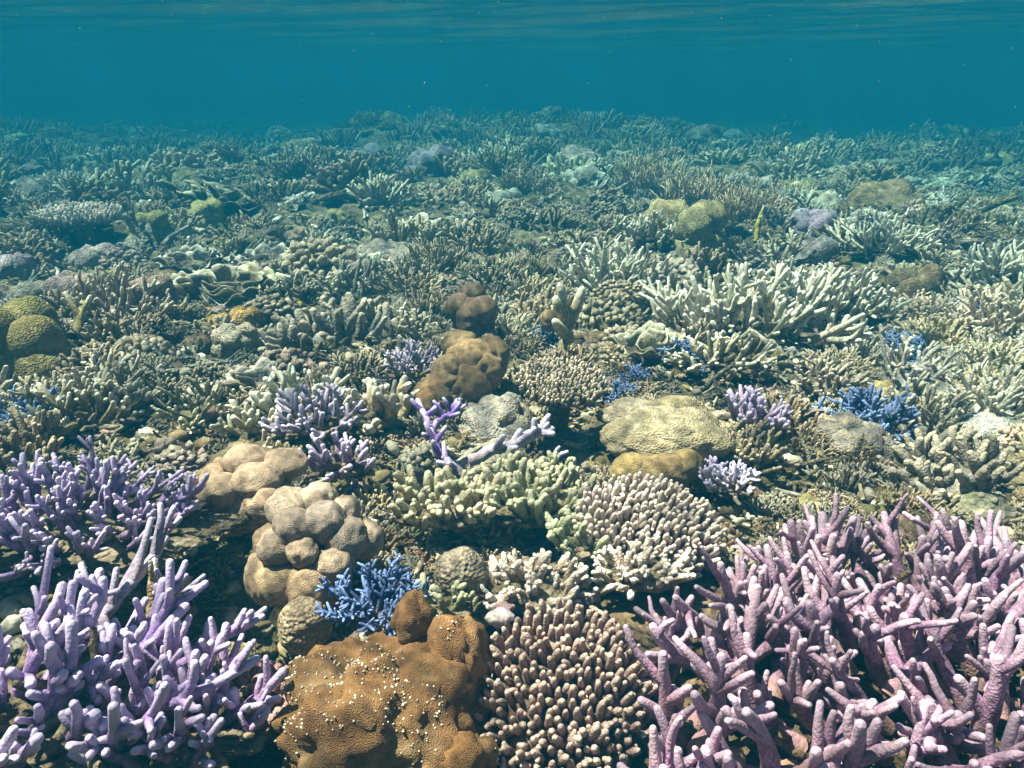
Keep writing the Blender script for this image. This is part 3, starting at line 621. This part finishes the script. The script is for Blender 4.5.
# cream pillar coral and its brown foot
x, y, z = at(566, 345, .0)
pl = fallen("cream forked pillar coral standing upright above the blue tuft", [(x, y, z - .02), (x, y + .01, z + .05), (x - .022, y + .01, z + .16)], .020, (.50, .41, .24), M_PALE, 221, 6, .05, "pillar_coral", "pillar coral")
rng = np.random.default_rng(2210)
for (p, d, l) in (((.0, .01, .06), (.45, 0, .9), .11), ((-.01, .0, .10), (-.5, -.1, .8), .05), ((.0, -.01, .05), (-.6, -.3, .6), .055)):
    g = Geo(); tube(g, path(rng, p, d, l, 6, .5, .08), .016 * np.array([1, 1, .95, .9, .8, .6]), 9); part("side_branch", g.mesh("side_branch", M_PALE), pl, (.50, .41, .24))
lobed("orange-brown coral knob at the foot of the cream pillar coral", at(549, 322, .02), (.026, .026, .03), [(0, -.006, .015, .022)], (.34, .22, .10), M_MASS, 222)

# leafy corals
x, y, z, t = spot(652, 345, .03)
leafy("grey-cream leafy coral with curled plates below the upright cream staghorn", (x, y, z), .115, 30, (.38, .34, .22), 231)
x, y, z, t = spot(225, 285, .04)
leafy("brown leafy coral bank with curled pale rims, upper left above the orange mounds", (x, y, z), .20, 38, (.22, .18, .095), 232, h=.38)
x, y, z, t = spot(270, 258, .04)
leafy("pale grey leafy coral with white rims behind the brown leafy bank", (x, y, z), .16, 28, (.40, .38, .32), 233, h=.38)
x, y, z, t = spot(370, 262, .04)
leafy("pale cup-shaped leafy coral left of the brown bushy coral", (x, y, z), .10, 18, (.38, .36, .27), 234, h=.6)
x, y, z, t = spot(190, 258, .04)
leafy("grey leafy coral plates behind the pink mounds at upper left", (x, y, z), .14, 24, (.32, .30, .26), 235, h=.4)

# orange, pink, yellow and grey mounds
for (px, py, w, lab, c, ls) in ((205, 308, 14, "small yellowish ball coral, leftmost of the little cluster below the brown leafy bank", (.42, .30, .12), 1), (218, 306, 15, "small pinkish ball coral touching the yellowish ball coral", (.42, .32, .30), 1), (217, 320, 24, "orange-brown ball coral below the pinkish ball coral", (.36, .22, .06), 2), (245, 320, 36, "wide orange-brown mound at the right end of the little ball cluster", (.33, .20, .06), 3),
                                (75, 292, 50, "pinkish-brown mound coral at the left, lower of two", (.36, .26, .24), 5), (95, 266, 48, "pinkish-grey mound coral at the left, upper of two", (.34, .28, .26), 5), (148, 296, 48, "brownish-pink mound coral left of the ball cluster", (.30, .20, .17), 5), (12, 272, 44, "mauve-grey mound coral cut by the left edge", (.30, .25, .28), 4), (30, 300, 46, "grey-brown mound coral near the left edge", (.28, .24, .20), 4),
                                (207, 216, 36, "yellow mound coral with knobs far back at left, right one of two", (.38, .34, .13), 4), (148, 230, 42, "yellow-olive mound coral far back at left, left one of two", (.30, .26, .09), 4), (473, 184, 34, "yellow-olive mound coral far back at top centre", (.34, .31, .13), 3), (430, 170, 46, "large violet-grey mound far back near the top centre", (.27, .24, .30), 4), (365, 168, 42, "violet-grey mound far back left of the large one", (.28, .26, .31), 4),
                                (295, 236, 26, "tan-brown ball coral on the ridge right of the pale leafy coral", (.27, .20, .13), 1), (268, 238, 30, "dark grey-brown ball coral on the ridge left of the tan ball", (.16, .13, .10), 2), (505, 205, 36, "pale grey rounded coral head behind the tan bushy coral", (.34, .34, .30), 3), (812, 232, 48, "lilac-pink knobbly mound left of the fanned cream staghorn", (.36, .28, .36), 5), (236, 340, 46, "beige knobbly mound left of centre, below the ball cluster", (.42, .36, .26), 5),
                                (685, 238, 82, "broad sandy yellow mound in front of the tan thicket", (.36, .31, .15), 3), (395, 300, 26, "grey-brown knob beside the small tan bush", (.22, .18, .14), 1), (355, 275, 36, "mauve-brown mound below the cup-shaped leafy coral", (.26, .20, .19), 4), (815, 255, 40, "grey-mauve mound right of the lilac-pink mound's foot", (.27, .23, .23), 3), (915, 290, 50, "dark brown mound below the fanned cream staghorn", (.17, .12, .06), 4), (880, 385, 28, "tan ball coral above the wide blue patch", (.34, .26, .11), 1), (420, 165, 30, "small grey mound beside the large violet-grey mound", (.25, .25, .26), 3)):
    x, y, z, t = spot(px, py, .02); R = size(w, t) / 2; rng = np.random.default_rng(px * 7 + py)
    ll = [(R * .5 * math.cos(i * 2.4), R * .5 * math.sin(i * 2.4), R * (.45 if i else .6), R * rng.uniform(.45, .62)) for i in range(ls)]
    lobed(lab, (x, y, z - R * .05), (R, R * .9, R * (.85 if w < 80 else .4)), ll, c, M_MASS if ls == 1 else M_HONEY, px + 3, "mound_coral", "mound coral", nz=.2)
knobbly("pink-beige cauliflower coral beside the orange-brown mound pair at upper left", spot(120, 262, .03)[:3], .09, 90, .012, (.36, .29, .26), M_MASS, 241)
knobbly("beige cauliflower coral right of the olive-brown staghorn", spot(140, 352, .03)[:3], .07, 80, .011, (.38, .31, .22), M_MASS, 242)

# olive sponge lumps at the left edge
lobed("dark olive-yellow lumpy coral rising at the left edge of the picture", spot(8, 345, .05)[:3], (.15, .12, .11), [(.08, -.02, .06, .07), (-.02, -.05, .09, .08), (.03, .05, .09, .07), (.11, -.06, .0, .06)], (.22, .17, .055), M_HONEY, 251, "lump_coral", "lump coral")
fallen("yellow forked branch coral standing at the left above the olive-brown staghorn", [spot(75, 345, .0)[:2] + (0.02,), spot(85, 330, .0)[:2] + (.05,), spot(93, 320, .0)[:2] + (.09,)], .012, (.40, .31, .11), M_PALE, 252, 4, .07, "branch_coral", "branch coral")
fallen("bright yellow stubby branch poking up behind the big pale bank", [spot(752, 262, .0)[:2] + (-.02,), spot(754, 256, .0)[:2] + (.06,), spot(756, 252, .0)[:2] + (.10,)], .012, (.55, .46, .10), M_PALE, 253, 2, .07, "branch_coral", "branch coral")
lobed("small orange-red sponge beside the wide blue coral patch", spot(898, 414, .02)[:3], (.022, .018, .016), [(.018, 0, .003, .012), (-.014, .006, .002, .012)], (.42, .10, .03), M_ROCK, 254, "sponge", "sponge")
lobed("small yellow sponge left of centre on the beige reef", spot(297, 298, .03)[:3], (.022, .02, .016), [(.012, 0, .006, .012)], (.60, .40, .03), M_ROCK, 255, "sponge", "sponge")
lobed("flat pale stone plate left of the yellowish low staghorn", spot(207, 382, .02)[:3], (.045, .035, .012), [(.012, .0, .005, (.025, .02, .010))], (.50, .45, .34), M_MASS, 256, "flat_coral", "flat coral")
lobed("smooth grey stone at the right edge above the purple thicket", spot(985, 500, .02)[:3], (.05, .04, .022), [(0, 0, .008, (.04, .03, .018))], (.24, .22, .15), M_ROCK, 257, "coral_boulder", "coral boulder")

# far table coral, bushes and the tan thicket
x, y, z, t = spot(80, 218, .10)
r_ = finger_table("grey table coral on a stalk far back at left", (x, y, z + .10), .19, .15, .02, 240, .03, .008, (.34, .31, .31), (.16, .13, .10), 261, tilt=(.10, 0), out=.3)
g = Geo(); tube(g, [(0, 0, 0), (0, 0, -.12), (0, 0, -.2)], np.array([.05, .035, .05]), 9); part("stalk", g.mesh("stalk", M_ROCK), r_, (.3, .26, .1))
def bush(label, px, py, wpx, n, col, seed, Lk=.9, rk=.05, tilt=45, dk=.7, mat=None, h=.05, lean=(0, 0, 0)):
    x, y, z, t = spot(px, py, h); R = size(wpx, t) / 2 * .8
    return staghorn(label, (x, y, z - .02), R, R * dk, n, R * Lk, R * rk, col, mat or M_BUSH, seed, tilt=tilt, split=False, forks=(3, 6), hgt=.35, nside=6, flen=(.35, .6), spread=(20, 45), name="bushy_coral", cat="bushy coral", lean=lean)
bush("dark brown bushy coral with upright twigs near the top centre of the reef", 437, 262, 76, 80, (.24, .17, .075), 271)
bush("tan bushy coral directly below the dark brown bushy coral", 425, 300, 46, 46, (.36, .25, .11), 272, Lk=1.2, rk=.07)
bush("brown upright bushy coral left of the upright cream staghorn", 528, 262, 44, 44, (.30, .20, .08), 273, Lk=1.2, rk=.065)
bush("tan bushy coral far back right of top centre, beside the yellow-olive mound", 528, 185, 62, 60, (.34, .27, .17), 274, Lk=.9)
bush("green tinged bush beside the brown upright bushy coral", 510, 248, 36, 36, (.20, .28, .09), 275, Lk=1.0)
for i, (px, py, w, lab) in enumerate(((650, 188, 80, "tan thicket coral far back, left part of the long hazy thicket"), (700, 204, 84, "tan thicket coral far back, middle of the long hazy thicket"), (750, 212, 72, "tan thicket coral far back, right end of the long hazy thicket"))):
    bush(lab, px, py, w, 95, (.56, .37, .19), 281 + i, Lk=.95, rk=.04, tilt=35)
bush("dark bush far back left of top centre", 315, 172, 90, 80, (.10, .10, .065), 285, Lk=.7, rk=.05)


# ------------------------------------------------------------------ the crowded reef: colonies too many and too small for parts
def t_bush(seed, n=70, L=.75, r=.055, tilt=75, forks=2, sides=5, up=.4, k=5, spread=(20, 48)):
    rng = np.random.default_rng(seed); g = lump(rng, (.62, .62, .30), .3, 3, 2)
    for i in range(n):
        a = i * 2.39996 + rng.normal(0, .3); q = math.sqrt((i + .5) / n); t = math.radians(tilt) * q * rng.uniform(.6, 1.2)
        m, ss = stag_branch(rng, (.55 * q * math.cos(a), .55 * q * math.sin(a), .15 * (1 - q * q)), (math.cos(a) * math.sin(t), math.sin(a) * math.sin(t), math.cos(t)), L * rng.uniform(.6, 1.15), r * rng.uniform(.8, 1.2), forks, up, .14, n=sides, k=k, spread=spread, flen=(.3, .5), taper=.65)
        g.join(m)
        for s_ in ss: g.join(s_)
    return g
def t_finger(seed, n=90):
    rng = np.random.default_rng(seed); g = lump(rng, (.8, .8, .32), .35, 3, 3)
    for i in range(n):
        a = i * 2.39996 + rng.normal(0, .3); q = math.sqrt((i + .5) / n); d = (math.cos(a) * q * .8 + rng.normal(0, .2), math.sin(a) * q * .8 + rng.normal(0, .2), 1); l = rng.uniform(.25, .6); r = rng.uniform(.045, .085)
        tube(g, path(rng, (.85 * q * math.cos(a), .85 * q * math.sin(a), .25 * (1 - q * q)), d, l, 5, .2, .22), r * np.array([1.05, 1, 1.1, .95, .8]), 6)
    return g
def t_cauli(seed, n=150, kr=.10, fl=.8):
    rng = np.random.default_rng(seed); g = lump(rng, (.85, .85, fl * .8), .15, 2, 2); v, f = ico(1)
    for i in range(n):
        z = 1 - (i + .5) / n; a = i * 2.39996; s_ = math.sqrt(1 - z * z); d = np.array([s_ * math.cos(a), s_ * math.sin(a), z]) + rng.normal(0, .05, 3); d = d * (1 + .16 * float(fbm(d * 2.2, 2, seed)))
        g.add((v * (1 + .38 * noise3(v * 2.2 + i, seed))[:, None] * np.array([1, 1, 1.3]) * kr * rng.uniform(.6, 1.3)) @ rot_to(d).T + d * np.array([.9, .9, fl]), f, np.clip(v[:, 2] * .5 + .6, 0, 1))
    return g
def t_mound(seed, lobes=5):
    rng = np.random.default_rng(seed); g = lump(rng, (.9, .85, .7), .2, 2, 4, lobes=9, lobe_h=.35)
    for i in range(lobes):
        a = rng.uniform(0, 6.28); q = rng.uniform(.2, .7); g.join(lump(rng, np.array([.45, .42, .4]) * rng.uniform(.6, 1.1), .2, 2, 3, lobes=5, lobe_h=.2), off=(q * math.cos(a), q * math.sin(a), .5 - q * .4))
    return g
def t_leafy(seed, n=26, h=.55):
    rng = np.random.default_rng(seed); g = lump(rng, (.7, .7, .25), .3, 2, 2)
    for i in range(n):
        a = i * 2.39996 + rng.normal(0, .3); q = math.sqrt((i + .3) / n)
        leaf(g, rng, (.7 * q * math.cos(a), .7 * q * math.sin(a), .1 * (1 - q)), (math.cos(a) * q + rng.normal(0, .25), math.sin(a) * q + rng.normal(0, .25), .5 + .9 * (1 - q)), .42 * rng.uniform(.7, 1.2), h * rng.uniform(.7, 1.25), .8, .16, .03, 5, 7)
    return g
def t_table(seed, n=170):
    rng = np.random.default_rng(seed); v, f = ico(3); g = Geo(); g.add(v * np.array([.95, .95, .10]) * (1 + .16 * fbm(v * 2.2, 2, seed))[:, None] + np.array([0, 0, .5]), f, np.full(len(v), .3)); tube(g, [(0, 0, -.1), (.05, 0, .2), (0, 0, .5)], np.array([.3, .2, .3]), 8)
    for i in range(n):
        a = i * 2.39996 + rng.normal(0, .15); q = math.sqrt((i + .5) / n); tube(g, path(rng, (.95 * q * math.cos(a), .95 * q * math.sin(a), .53), (math.cos(a) * q * .7, math.sin(a) * q * .7, .9), rng.uniform(.10, .2), 3, .2, .1), np.array([.036, .034, .024]), 5, np.array([.3, .7, 1]))
    return g
def t_debris(seed, n=11):
    rng = np.random.default_rng(seed); g = Geo()
    for i in range(n):
        a = rng.uniform(0, 6.28); d = (math.cos(a), math.sin(a), rng.normal(.12, .25)); p = (rng.normal(0, .38), rng.normal(0, .38), rng.uniform(-.05, .22))
        m, ss = stag_branch(rng, p, d, rng.uniform(.6, 1.4), rng.uniform(.05, .10), int(rng.integers(0, 3)), .1, .14, n=6, k=6, taper=.75, lumps=.15); g.join(m)
        for s_ in ss: g.join(s_)
    return g

KINDS = {   # name: (template meshes, category, [(colour word, colour, weight left, centre, right)])
 'bushy_coral': ([t_bush(300 + i).mesh("bushy_coral", T_BUSH) for i in range(3)] + [t_bush(310 + i, 44, .9, .075, 60, 3).mesh("bushy_coral", T_BUSH) for i in range(2)], 'bushy coral',
    [('beige', (.38, .305, .195), 3, 4, 3), ('olive', (.20, .165, .08), 3, 3, 1), ('brown', (.24, .15, .07), 5, 3, 3), ('tan', (.38, .29, .165), 1, 2, 4), ('grey', (.31, .28, .235), 1, 1, 1)]),
 'staghorn_coral': ([t_bush(320 + i, 26, 1.05, .075, 75, 3, 6, .45, 6, (30, 60)).mesh("staghorn_coral", T_PALE) for i in range(4)], 'staghorn coral',
    [('cream', (.50, .45, .33), 2, 3, 5), ('tan', (.36, .28, .15), 2, 2, 3), ('olive', (.24, .20, .10), 3, 2, 1), ('grey', (.36, .34, .28), 1, 1, 1)]),
 'finger_coral': ([t_finger(340 + i).mesh("finger_coral", T_BUSH) for i in range(4)], 'finger coral',
    [('beige', (.43, .345, .225), 3, 4, 3), ('yellowish', (.38, .31, .15), 2, 2, 2), ('brown', (.26, .165, .08), 4, 3, 3), ('pale grey', (.42, .40, .34), 2, 3, 2)]),
 'cauliflower_coral': ([t_cauli(360 + i, 170, .085).mesh("cauliflower_coral", T_BUSH) for i in range(2)] + [t_cauli(364 + i, 110, .115, .6).mesh("cauliflower_coral", T_BUSH) for i in range(2)], 'cauliflower coral',
    [('beige', (.42, .335, .225), 4, 4, 3), ('pinkish', (.38, .285, .26), 3, 1, 1), ('brown', (.25, .16, .08), 3, 3, 3), ('grey', (.33, .31, .275), 2, 2, 2)]),
 'mound_coral': ([t_mound(380 + i, 3 + i * 2).mesh("mound_coral", T_HONEY) for i in range(4)], 'mound coral',
    [('pinkish brown', (.30, .22, .185), 3, 1, 1), ('yellow-olive', (.33, .28, .11), 2, 1, 1), ('brown', (.22, .155, .08), 2, 2, 2), ('grey', (.36, .325, .27), 2, 2, 2)]),
 'leafy_coral': ([t_leafy(400 + i).mesh("leafy_coral", T_LEAF) for i in range(3)], 'leafy coral',
    [('grey-cream', (.40, .36, .265), 2, 2, 2), ('brown', (.24, .18, .095), 3, 2, 1), ('pale grey', (.42, .41, .36), 2, 2, 1)]),
 'table_coral': ([t_table(420 + i).mesh("table_coral", T_BUSH) for i in range(2)], 'table coral', [('grey', (.32, .30, .28), 2, 1, 1), ('tan', (.36, .29, .18), 1, 1, 2)]),
 'dead_coral': ([t_debris(440 + i).mesh("dead_coral", T_ROCK) for i in range(5)], 'dead coral',
    [('brown', (.24, .155, .07), 4, 4, 4), ('pale', (.44, .39, .29), 2, 2, 2), ('olive', (.20, .175, .09), 2, 2, 2), ('grey', (.30, .275, .235), 2, 2, 2)]),
}
LAB = []
COUNT = {k: 0 for k in KINDS}
def fill(n, y0, y1, r0, r1, weights, seed, gap=.62, sink=.12, tries=14, near=True):
    """Scatter n colonies between the distances y0 and y1 wherever the seabed is still free."""
    rng = np.random.default_rng(seed); names = list(weights); w = np.array([weights[k] for k in names], float); made = 0
    for _ in range(n * tries):
        if made >= n: break
        y = y0 * (y1 / y0) ** rng.uniform(0, 1) ; x = rng.uniform(-1, 1) * (.76 * y + .12); R = rng.uniform(r0, r1)
        o = np.array(OCC)
        if len(o) and ((o[:, 0] - x) ** 2 + (o[:, 1] - y) ** 2 < ((o[:, 2] + R) * gap) ** 2).any(): continue
        PN = np.array([float(noise3(np.array([x * 1.3 + 9.1 * i, y * .9, i * 3.7]), 91 + i)) for i in range(len(names))])
        ww = np.array([w[i] * (COUNT[k] < 296) for i, k in enumerate(names)]) * np.exp(2.4 * PN)
        if ww.sum() <= 0: break
        k = names[int(rng.choice(len(names), p=ww / ww.sum()))]; ms, cat, pal = KINDS[k]; side = x / y
        zi = 0 if side < -.18 else (1 if side < .22 else 2); pw = np.array([p[2 + zi] for p in pal], float); word, c = pal[int(rng.choice(len(pal), p=pw / pw.sum()))][:2]
        cw = {'dead_coral': 'broken dead coral'}.get(k, cat)
        z = float(ground(x, y)); s_ = R * (1 + rng.normal(0, .05)); lum = (.80 if side < -.2 else .9) + .75 * float(noise3(np.array([x * 1.7, y * 1.1, .5]), 95)); ob = part(k, ms[int(rng.integers(len(ms)))], None, jit(rng, tuple(q * max(lum, .45) for q in c), .18))
        ob.location = (x, y, z - R * sink); ob.scale = (s_ * rng.uniform(.85, 1.2), s_ * rng.uniform(.85, 1.2), s_ * rng.uniform(.75, 1.15)); ob.rotation_euler = (rng.normal(0, .26), rng.normal(0, .26), rng.uniform(0, 6.28))
        LAB.append((ob, x, y, R, word, cw, cat)); COUNT[k] += 1; made += 1; OCC.append((x, y, R))
    return made
fill(240, 4.0, 13, .11, .25, dict(bushy_coral=4, staghorn_coral=3, finger_coral=2, mound_coral=2.5, cauliflower_coral=2, leafy_coral=1.5, table_coral=1), 501, .66)
fill(170, 1.9, 8, .09, .17, dict(bushy_coral=4, staghorn_coral=3, finger_coral=3, mound_coral=.1, cauliflower_coral=3, leafy_coral=2, table_coral=.5, dead_coral=2.5), 502, .62)
fill(520, 1.15, 7.5, .045, .11, dict(bushy_coral=2.6, staghorn_coral=2.4, finger_coral=2.2, mound_coral=.6, cauliflower_coral=3.4, leafy_coral=1.8, dead_coral=4), 503, .58)
fill(800, .85, 3.8, .024, .052, dict(bushy_coral=2.5, staghorn_coral=1.5, finger_coral=3, mound_coral=.6, cauliflower_coral=2.6, leafy_coral=.7, dead_coral=5), 504, .54)
fill(200, .45, 1.3, .018, .032, dict(bushy_coral=2, finger_coral=3, mound_coral=1, cauliflower_coral=3, dead_coral=4), 505, .6)

# every colony is told apart by the landmark it stands beside
LANDMARKS = [(px, py, n) for px, py, n in ((60, 500, "bushy lavender staghorn"), (308, 545, "grey knobbed boulder"), (250, 485, "brown-pink cushion coral"), (395, 680, "orange-brown mound"), (565, 690, "brown-lilac table coral"), (640, 515, "pale lilac table coral"),
    (440, 500, "yellowish finger coral"), (535, 500, "green finger coral"), (665, 430, "yellowish boulder"), (470, 360, "warm brown boulder"), (555, 395, "olive table coral"), (435, 425, "violet forked sprig"), (515, 440, "pale lilac branch"), (318, 430, "grey-lilac branching coral"),
    (755, 405, "bright lilac staghorn"), (800, 520, "purple thicket"), (868, 420, "wide blue coral patch"), (905, 350, "ledge blue tuft"), (35, 415, "dim blue tuft"), (690, 355, "pair of blue tufts"), (745, 300, "big pale staghorn bank"), (612, 265, "upright cream staghorn"), (885, 235, "fanned cream staghorn"), (1010, 265, "edge-cut pale staghorn"),
    (372, 395, "stubby tan staghorn"), (265, 405, "yellowish low staghorn"), (78, 390, "olive-brown staghorn"), (70, 182, "white antler coral"), (566, 310, "cream pillar coral"), (652, 330, "grey-cream leafy coral"), (225, 270, "brown leafy bank"), (370, 255, "cup-shaped leafy coral"), (225, 312, "ball coral cluster"), (80, 285, "pinkish mounds"), (148, 290, "brownish-pink mound"),
    (180, 222, "yellow mounds"), (473, 184, "yellow-olive mound"), (430, 168, "violet-grey mound"), (282, 236, "ridge ball corals"), (812, 232, "lilac-pink mound"), (685, 236, "sandy mound"), (236, 340, "beige knobbly mound"), (10, 345, "olive lumpy coral"), (437, 255, "dark brown bushy coral"), (425, 298, "small tan bush"), (528, 185, "far tan bush"), (700, 200, "hazy tan thicket"), (315, 165, "far dark bush"), (80, 212, "grey table coral"), (985, 500, "smooth grey stone"), (915, 290, "dark brown mound"))]
LMW = np.array([spot(px, py, .05)[:2] for px, py, n in LANDMARKS]); ORD = ("nearest", "second nearest", "third nearest", "fourth nearest", "fifth nearest", "sixth nearest", "seventh nearest", "eighth nearest", "ninth nearest", "tenth nearest")
def label_all():
    seen = {}
    for it in LAB:
        ob, x, y, R, word, cw, cat = it; w = 1 / np.hypot(x, y); dd = np.hypot(LMW[:, 0] - x, (LMW[:, 1] - y) * .7); i = int(np.argmin(dd)); dx, dy = x - LMW[i, 0], y - LMW[i, 1]
        di = ("right of" if dx > 0 else "left of") if abs(dx) > abs(dy) else ("behind" if dy > 0 else "in front of")
        sz = "tiny" if R < .032 else ("small" if R < .055 else ("medium-sized" if R < .1 else "large"))
        seen.setdefault(f"{sz} {word} {cw} {di} the {LANDMARKS[i][2]}", []).append((dd[i], ob, word, cw, cat))
    for lab, its in seen.items():
        its.sort(key=lambda q: q[0])
        for j, (_, ob, word, cw, cat) in enumerate(its):
            tag(ob, lab if len(its) == 1 else f"{lab}, {ORD[min(j, 9)]}", cat, f"{word} {cw} colonies crowding the reef")
label_all()


# ------------------------------------------------------------------ what nobody could count
def stuff_mesh(name, parts_, mat, label):
    v = np.concatenate([p[0] for p in parts_]); c = np.concatenate([p[2] for p in parts_]); n = 0; fs = []
    for p in parts_: fs.append(p[1] + n); n += len(p[0])
    f = np.concatenate(fs); me = bpy.data.meshes.new(name); me.vertices.add(len(v)); me.vertices.foreach_set("co", v.ravel()); me.loops.add(f.size); me.loops.foreach_set("vertex_index", f.ravel())
    me.polygons.add(len(f)); me.polygons.foreach_set("loop_start", np.arange(len(f)) * 3); me.update(calc_edges=True); me.polygons.foreach_set("use_smooth", np.ones(len(f), bool))
    b = me.attributes.new("tint", 'FLOAT_COLOR', 'POINT'); b.data.foreach_set("color", np.concatenate([c, np.ones((len(c), 1))], 1).astype(np.float32).ravel()); me.materials.append(mat)
    return tag(part(name, me), label, None, None, 'stuff')
def tri(g):
    fs = []
    for q in g.f:
        fs.append((q[0], q[1], q[2]))
        if len(q) == 4: fs.append((q[0], q[2], q[3]))
    return np.concatenate(g.v), np.array(fs)
def rubble():
    rng = np.random.default_rng(601); T = []
    for q in range(10):
        g = Geo(); tube(g, path(rng, (-.5, 0, 0), (1, 0, 0), 1, 4, 0, .25), .11 * np.array([1, 1.1, .9, .7]), 4)
        if q % 2: tube(g, path(rng, (.05, 0, 0), (.5, rng.normal(), .5), .5, 3, .2, .1), .09 * np.array([1, .9, .7]), 5)
        T.append(tri(g))
    for q in range(6): T.append(tri(lump(rng, (.42, .34, .26), .35, 2, 1)))
    pal = np.array([(.30, .24, .15), (.42, .36, .25), (.20, .15, .08), (.50, .45, .35), (.17, .15, .07), (.33, .22, .19), (.26, .23, .18), (.62, .56, .45), (.12, .095, .05)]); out = []; n = 0
    while n < 9500:
        y = .42 * (4.6 / .42) ** rng.uniform(0, 1) ** .85; x = rng.uniform(-1, 1) * (.78 * y + .12); s_ = rng.uniform(.014, .042) * (1 + .22 * y); v, f = T[int(rng.integers(len(T)))]; n += 1
        R = rz(rng.uniform(0, 6.28)) @ rot_to((rng.normal(0, .45), rng.normal(0, .45), 1)); c = pal[int(rng.integers(len(pal)))] * rng.uniform(.75, 1.25)
        out.append((v * s_ @ R.T + np.array([x, y, 0]), f, np.tile(c, (len(v), 1)), s_))
    xy = np.array([o[0][:, :2].mean(0) for o in out]); z = ground(xy[:, 0], xy[:, 1])
    stuff_mesh("coral_rubble", [(o[0] + np.array([0, 0, z[i] + o[3] * .10]), o[1], o[2]) for i, o in enumerate(out)], M_TINT, "broken coral rubble covering the seabed between the colonies")
rubble()
def far_reef():
    rng = np.random.default_rng(602); T = []
    for q in range(8):
        g = Geo()
        for i in range(11):
            a = i * 2.4; u = math.sqrt(i / 11); tube(g, path(rng, (.5 * u * math.cos(a), .5 * u * math.sin(a), -.1), (u * math.cos(a), u * math.sin(a), .9), rng.uniform(.5, 1), 3, .2, .1), np.array([.11, .09, .06]), 3)
        T.append(tri(g))
    for q in range(4): T.append(tri(lump(rng, (1, .9, .32), .25, 2, 1, lobes=6, lobe_h=.4)))
    pal = np.array([(.36, .32, .22), (.24, .20, .11), (.42, .36, .24), (.20, .20, .12), (.30, .28, .22), (.14, .12, .08)]); out = []
    for i in range(3000):
        y = 6.5 * (45 / 6.5) ** rng.uniform(0, 1); x = rng.uniform(-1, 1) * (.8 * y + .5); s_ = rng.uniform(.07, .20) * (1 + y * .012); v, f = T[int(rng.integers(len(T)))]; c = pal[int(rng.integers(len(pal)))] * rng.uniform(.45, 1.0); out.append((v * s_ @ rz(rng.uniform(0, 6.28)).T + np.array([x, y, 0]), f, np.tile(c, (len(v), 1))))
    xy = np.array([o[0][:, :2].mean(0) for o in out]); z = ground(xy[:, 0], xy[:, 1])
    stuff_mesh("far_reef", [(o[0] + np.array([0, 0, z[i]]), o[1], o[2]) for i, o in enumerate(out)], M_TINT, "distant reef of low corals fading into the blue water")
far_reef()
def particles():
    rng = np.random.default_rng(603); v, f = ico(1); out = []
    for _ in range(110):
        d = ray(rng.uniform(0, 1024), rng.uniform(0, 768) ** 1.0 * rng.uniform(.05, .6)); t = rng.uniform(.35, 2.2); s_ = rng.uniform(.0003, .0008) * (.6 + t * .4); p = d * t + np.array([0, 0, CAM_H])
        if p[2] < float(ground(p[0], p[1])) + .15 or p[2] > WATER_Z - .05: continue
        out.append((v * s_ * np.array([1, 1, rng.uniform(.5, 2)]) + p, np.array(f), np.tile((.40, .40, .37), (len(v), 1))))
    stuff_mesh("suspended_particles", out, M_TINT, "tiny pale specks drifting in the open water")
particles()


# ------------------------------------------------------------------ the water itself
def haze():
    bm = bmesh.new(); bmesh.ops.create_cube(bm, size=1.0); x0, x1, y0, y1, z0, z1 = -95, 95, -24, 66, -5.5, 1.45
    for v in bm.verts: v.co = ((x0 + x1) / 2 + v.co.x * (x1 - x0), (y0 + y1) / 2 + v.co.y * (y1 - y0), (z0 + z1) / 2 + v.co.z * (z1 - z0))
    me = bpy.data.meshes.new("haze"); bm.to_mesh(me); bm.free()
    m = bpy.data.materials.new("sea_water"); m.use_nodes = True; nt = m.node_tree; nt.nodes.remove(nt.nodes["Principled BSDF"])
    p = nd(nt, "ShaderNodeVolumePrincipled"); p.inputs['Color'].default_value = (*HAZE_COLOR, 1); p.inputs['Density'].default_value = HAZE_DENSITY; p.inputs['Absorption Color'].default_value = (*HAZE_ABSORB, 1); p.inputs['Anisotropy'].default_value = 0.0
    nt.links.new(p.outputs[0], nt.nodes["Material Output"].inputs['Volume']); me.materials.append(m)
    tag(part("haze", me), kind='stuff', label="blue green sea water filling the view")
haze()
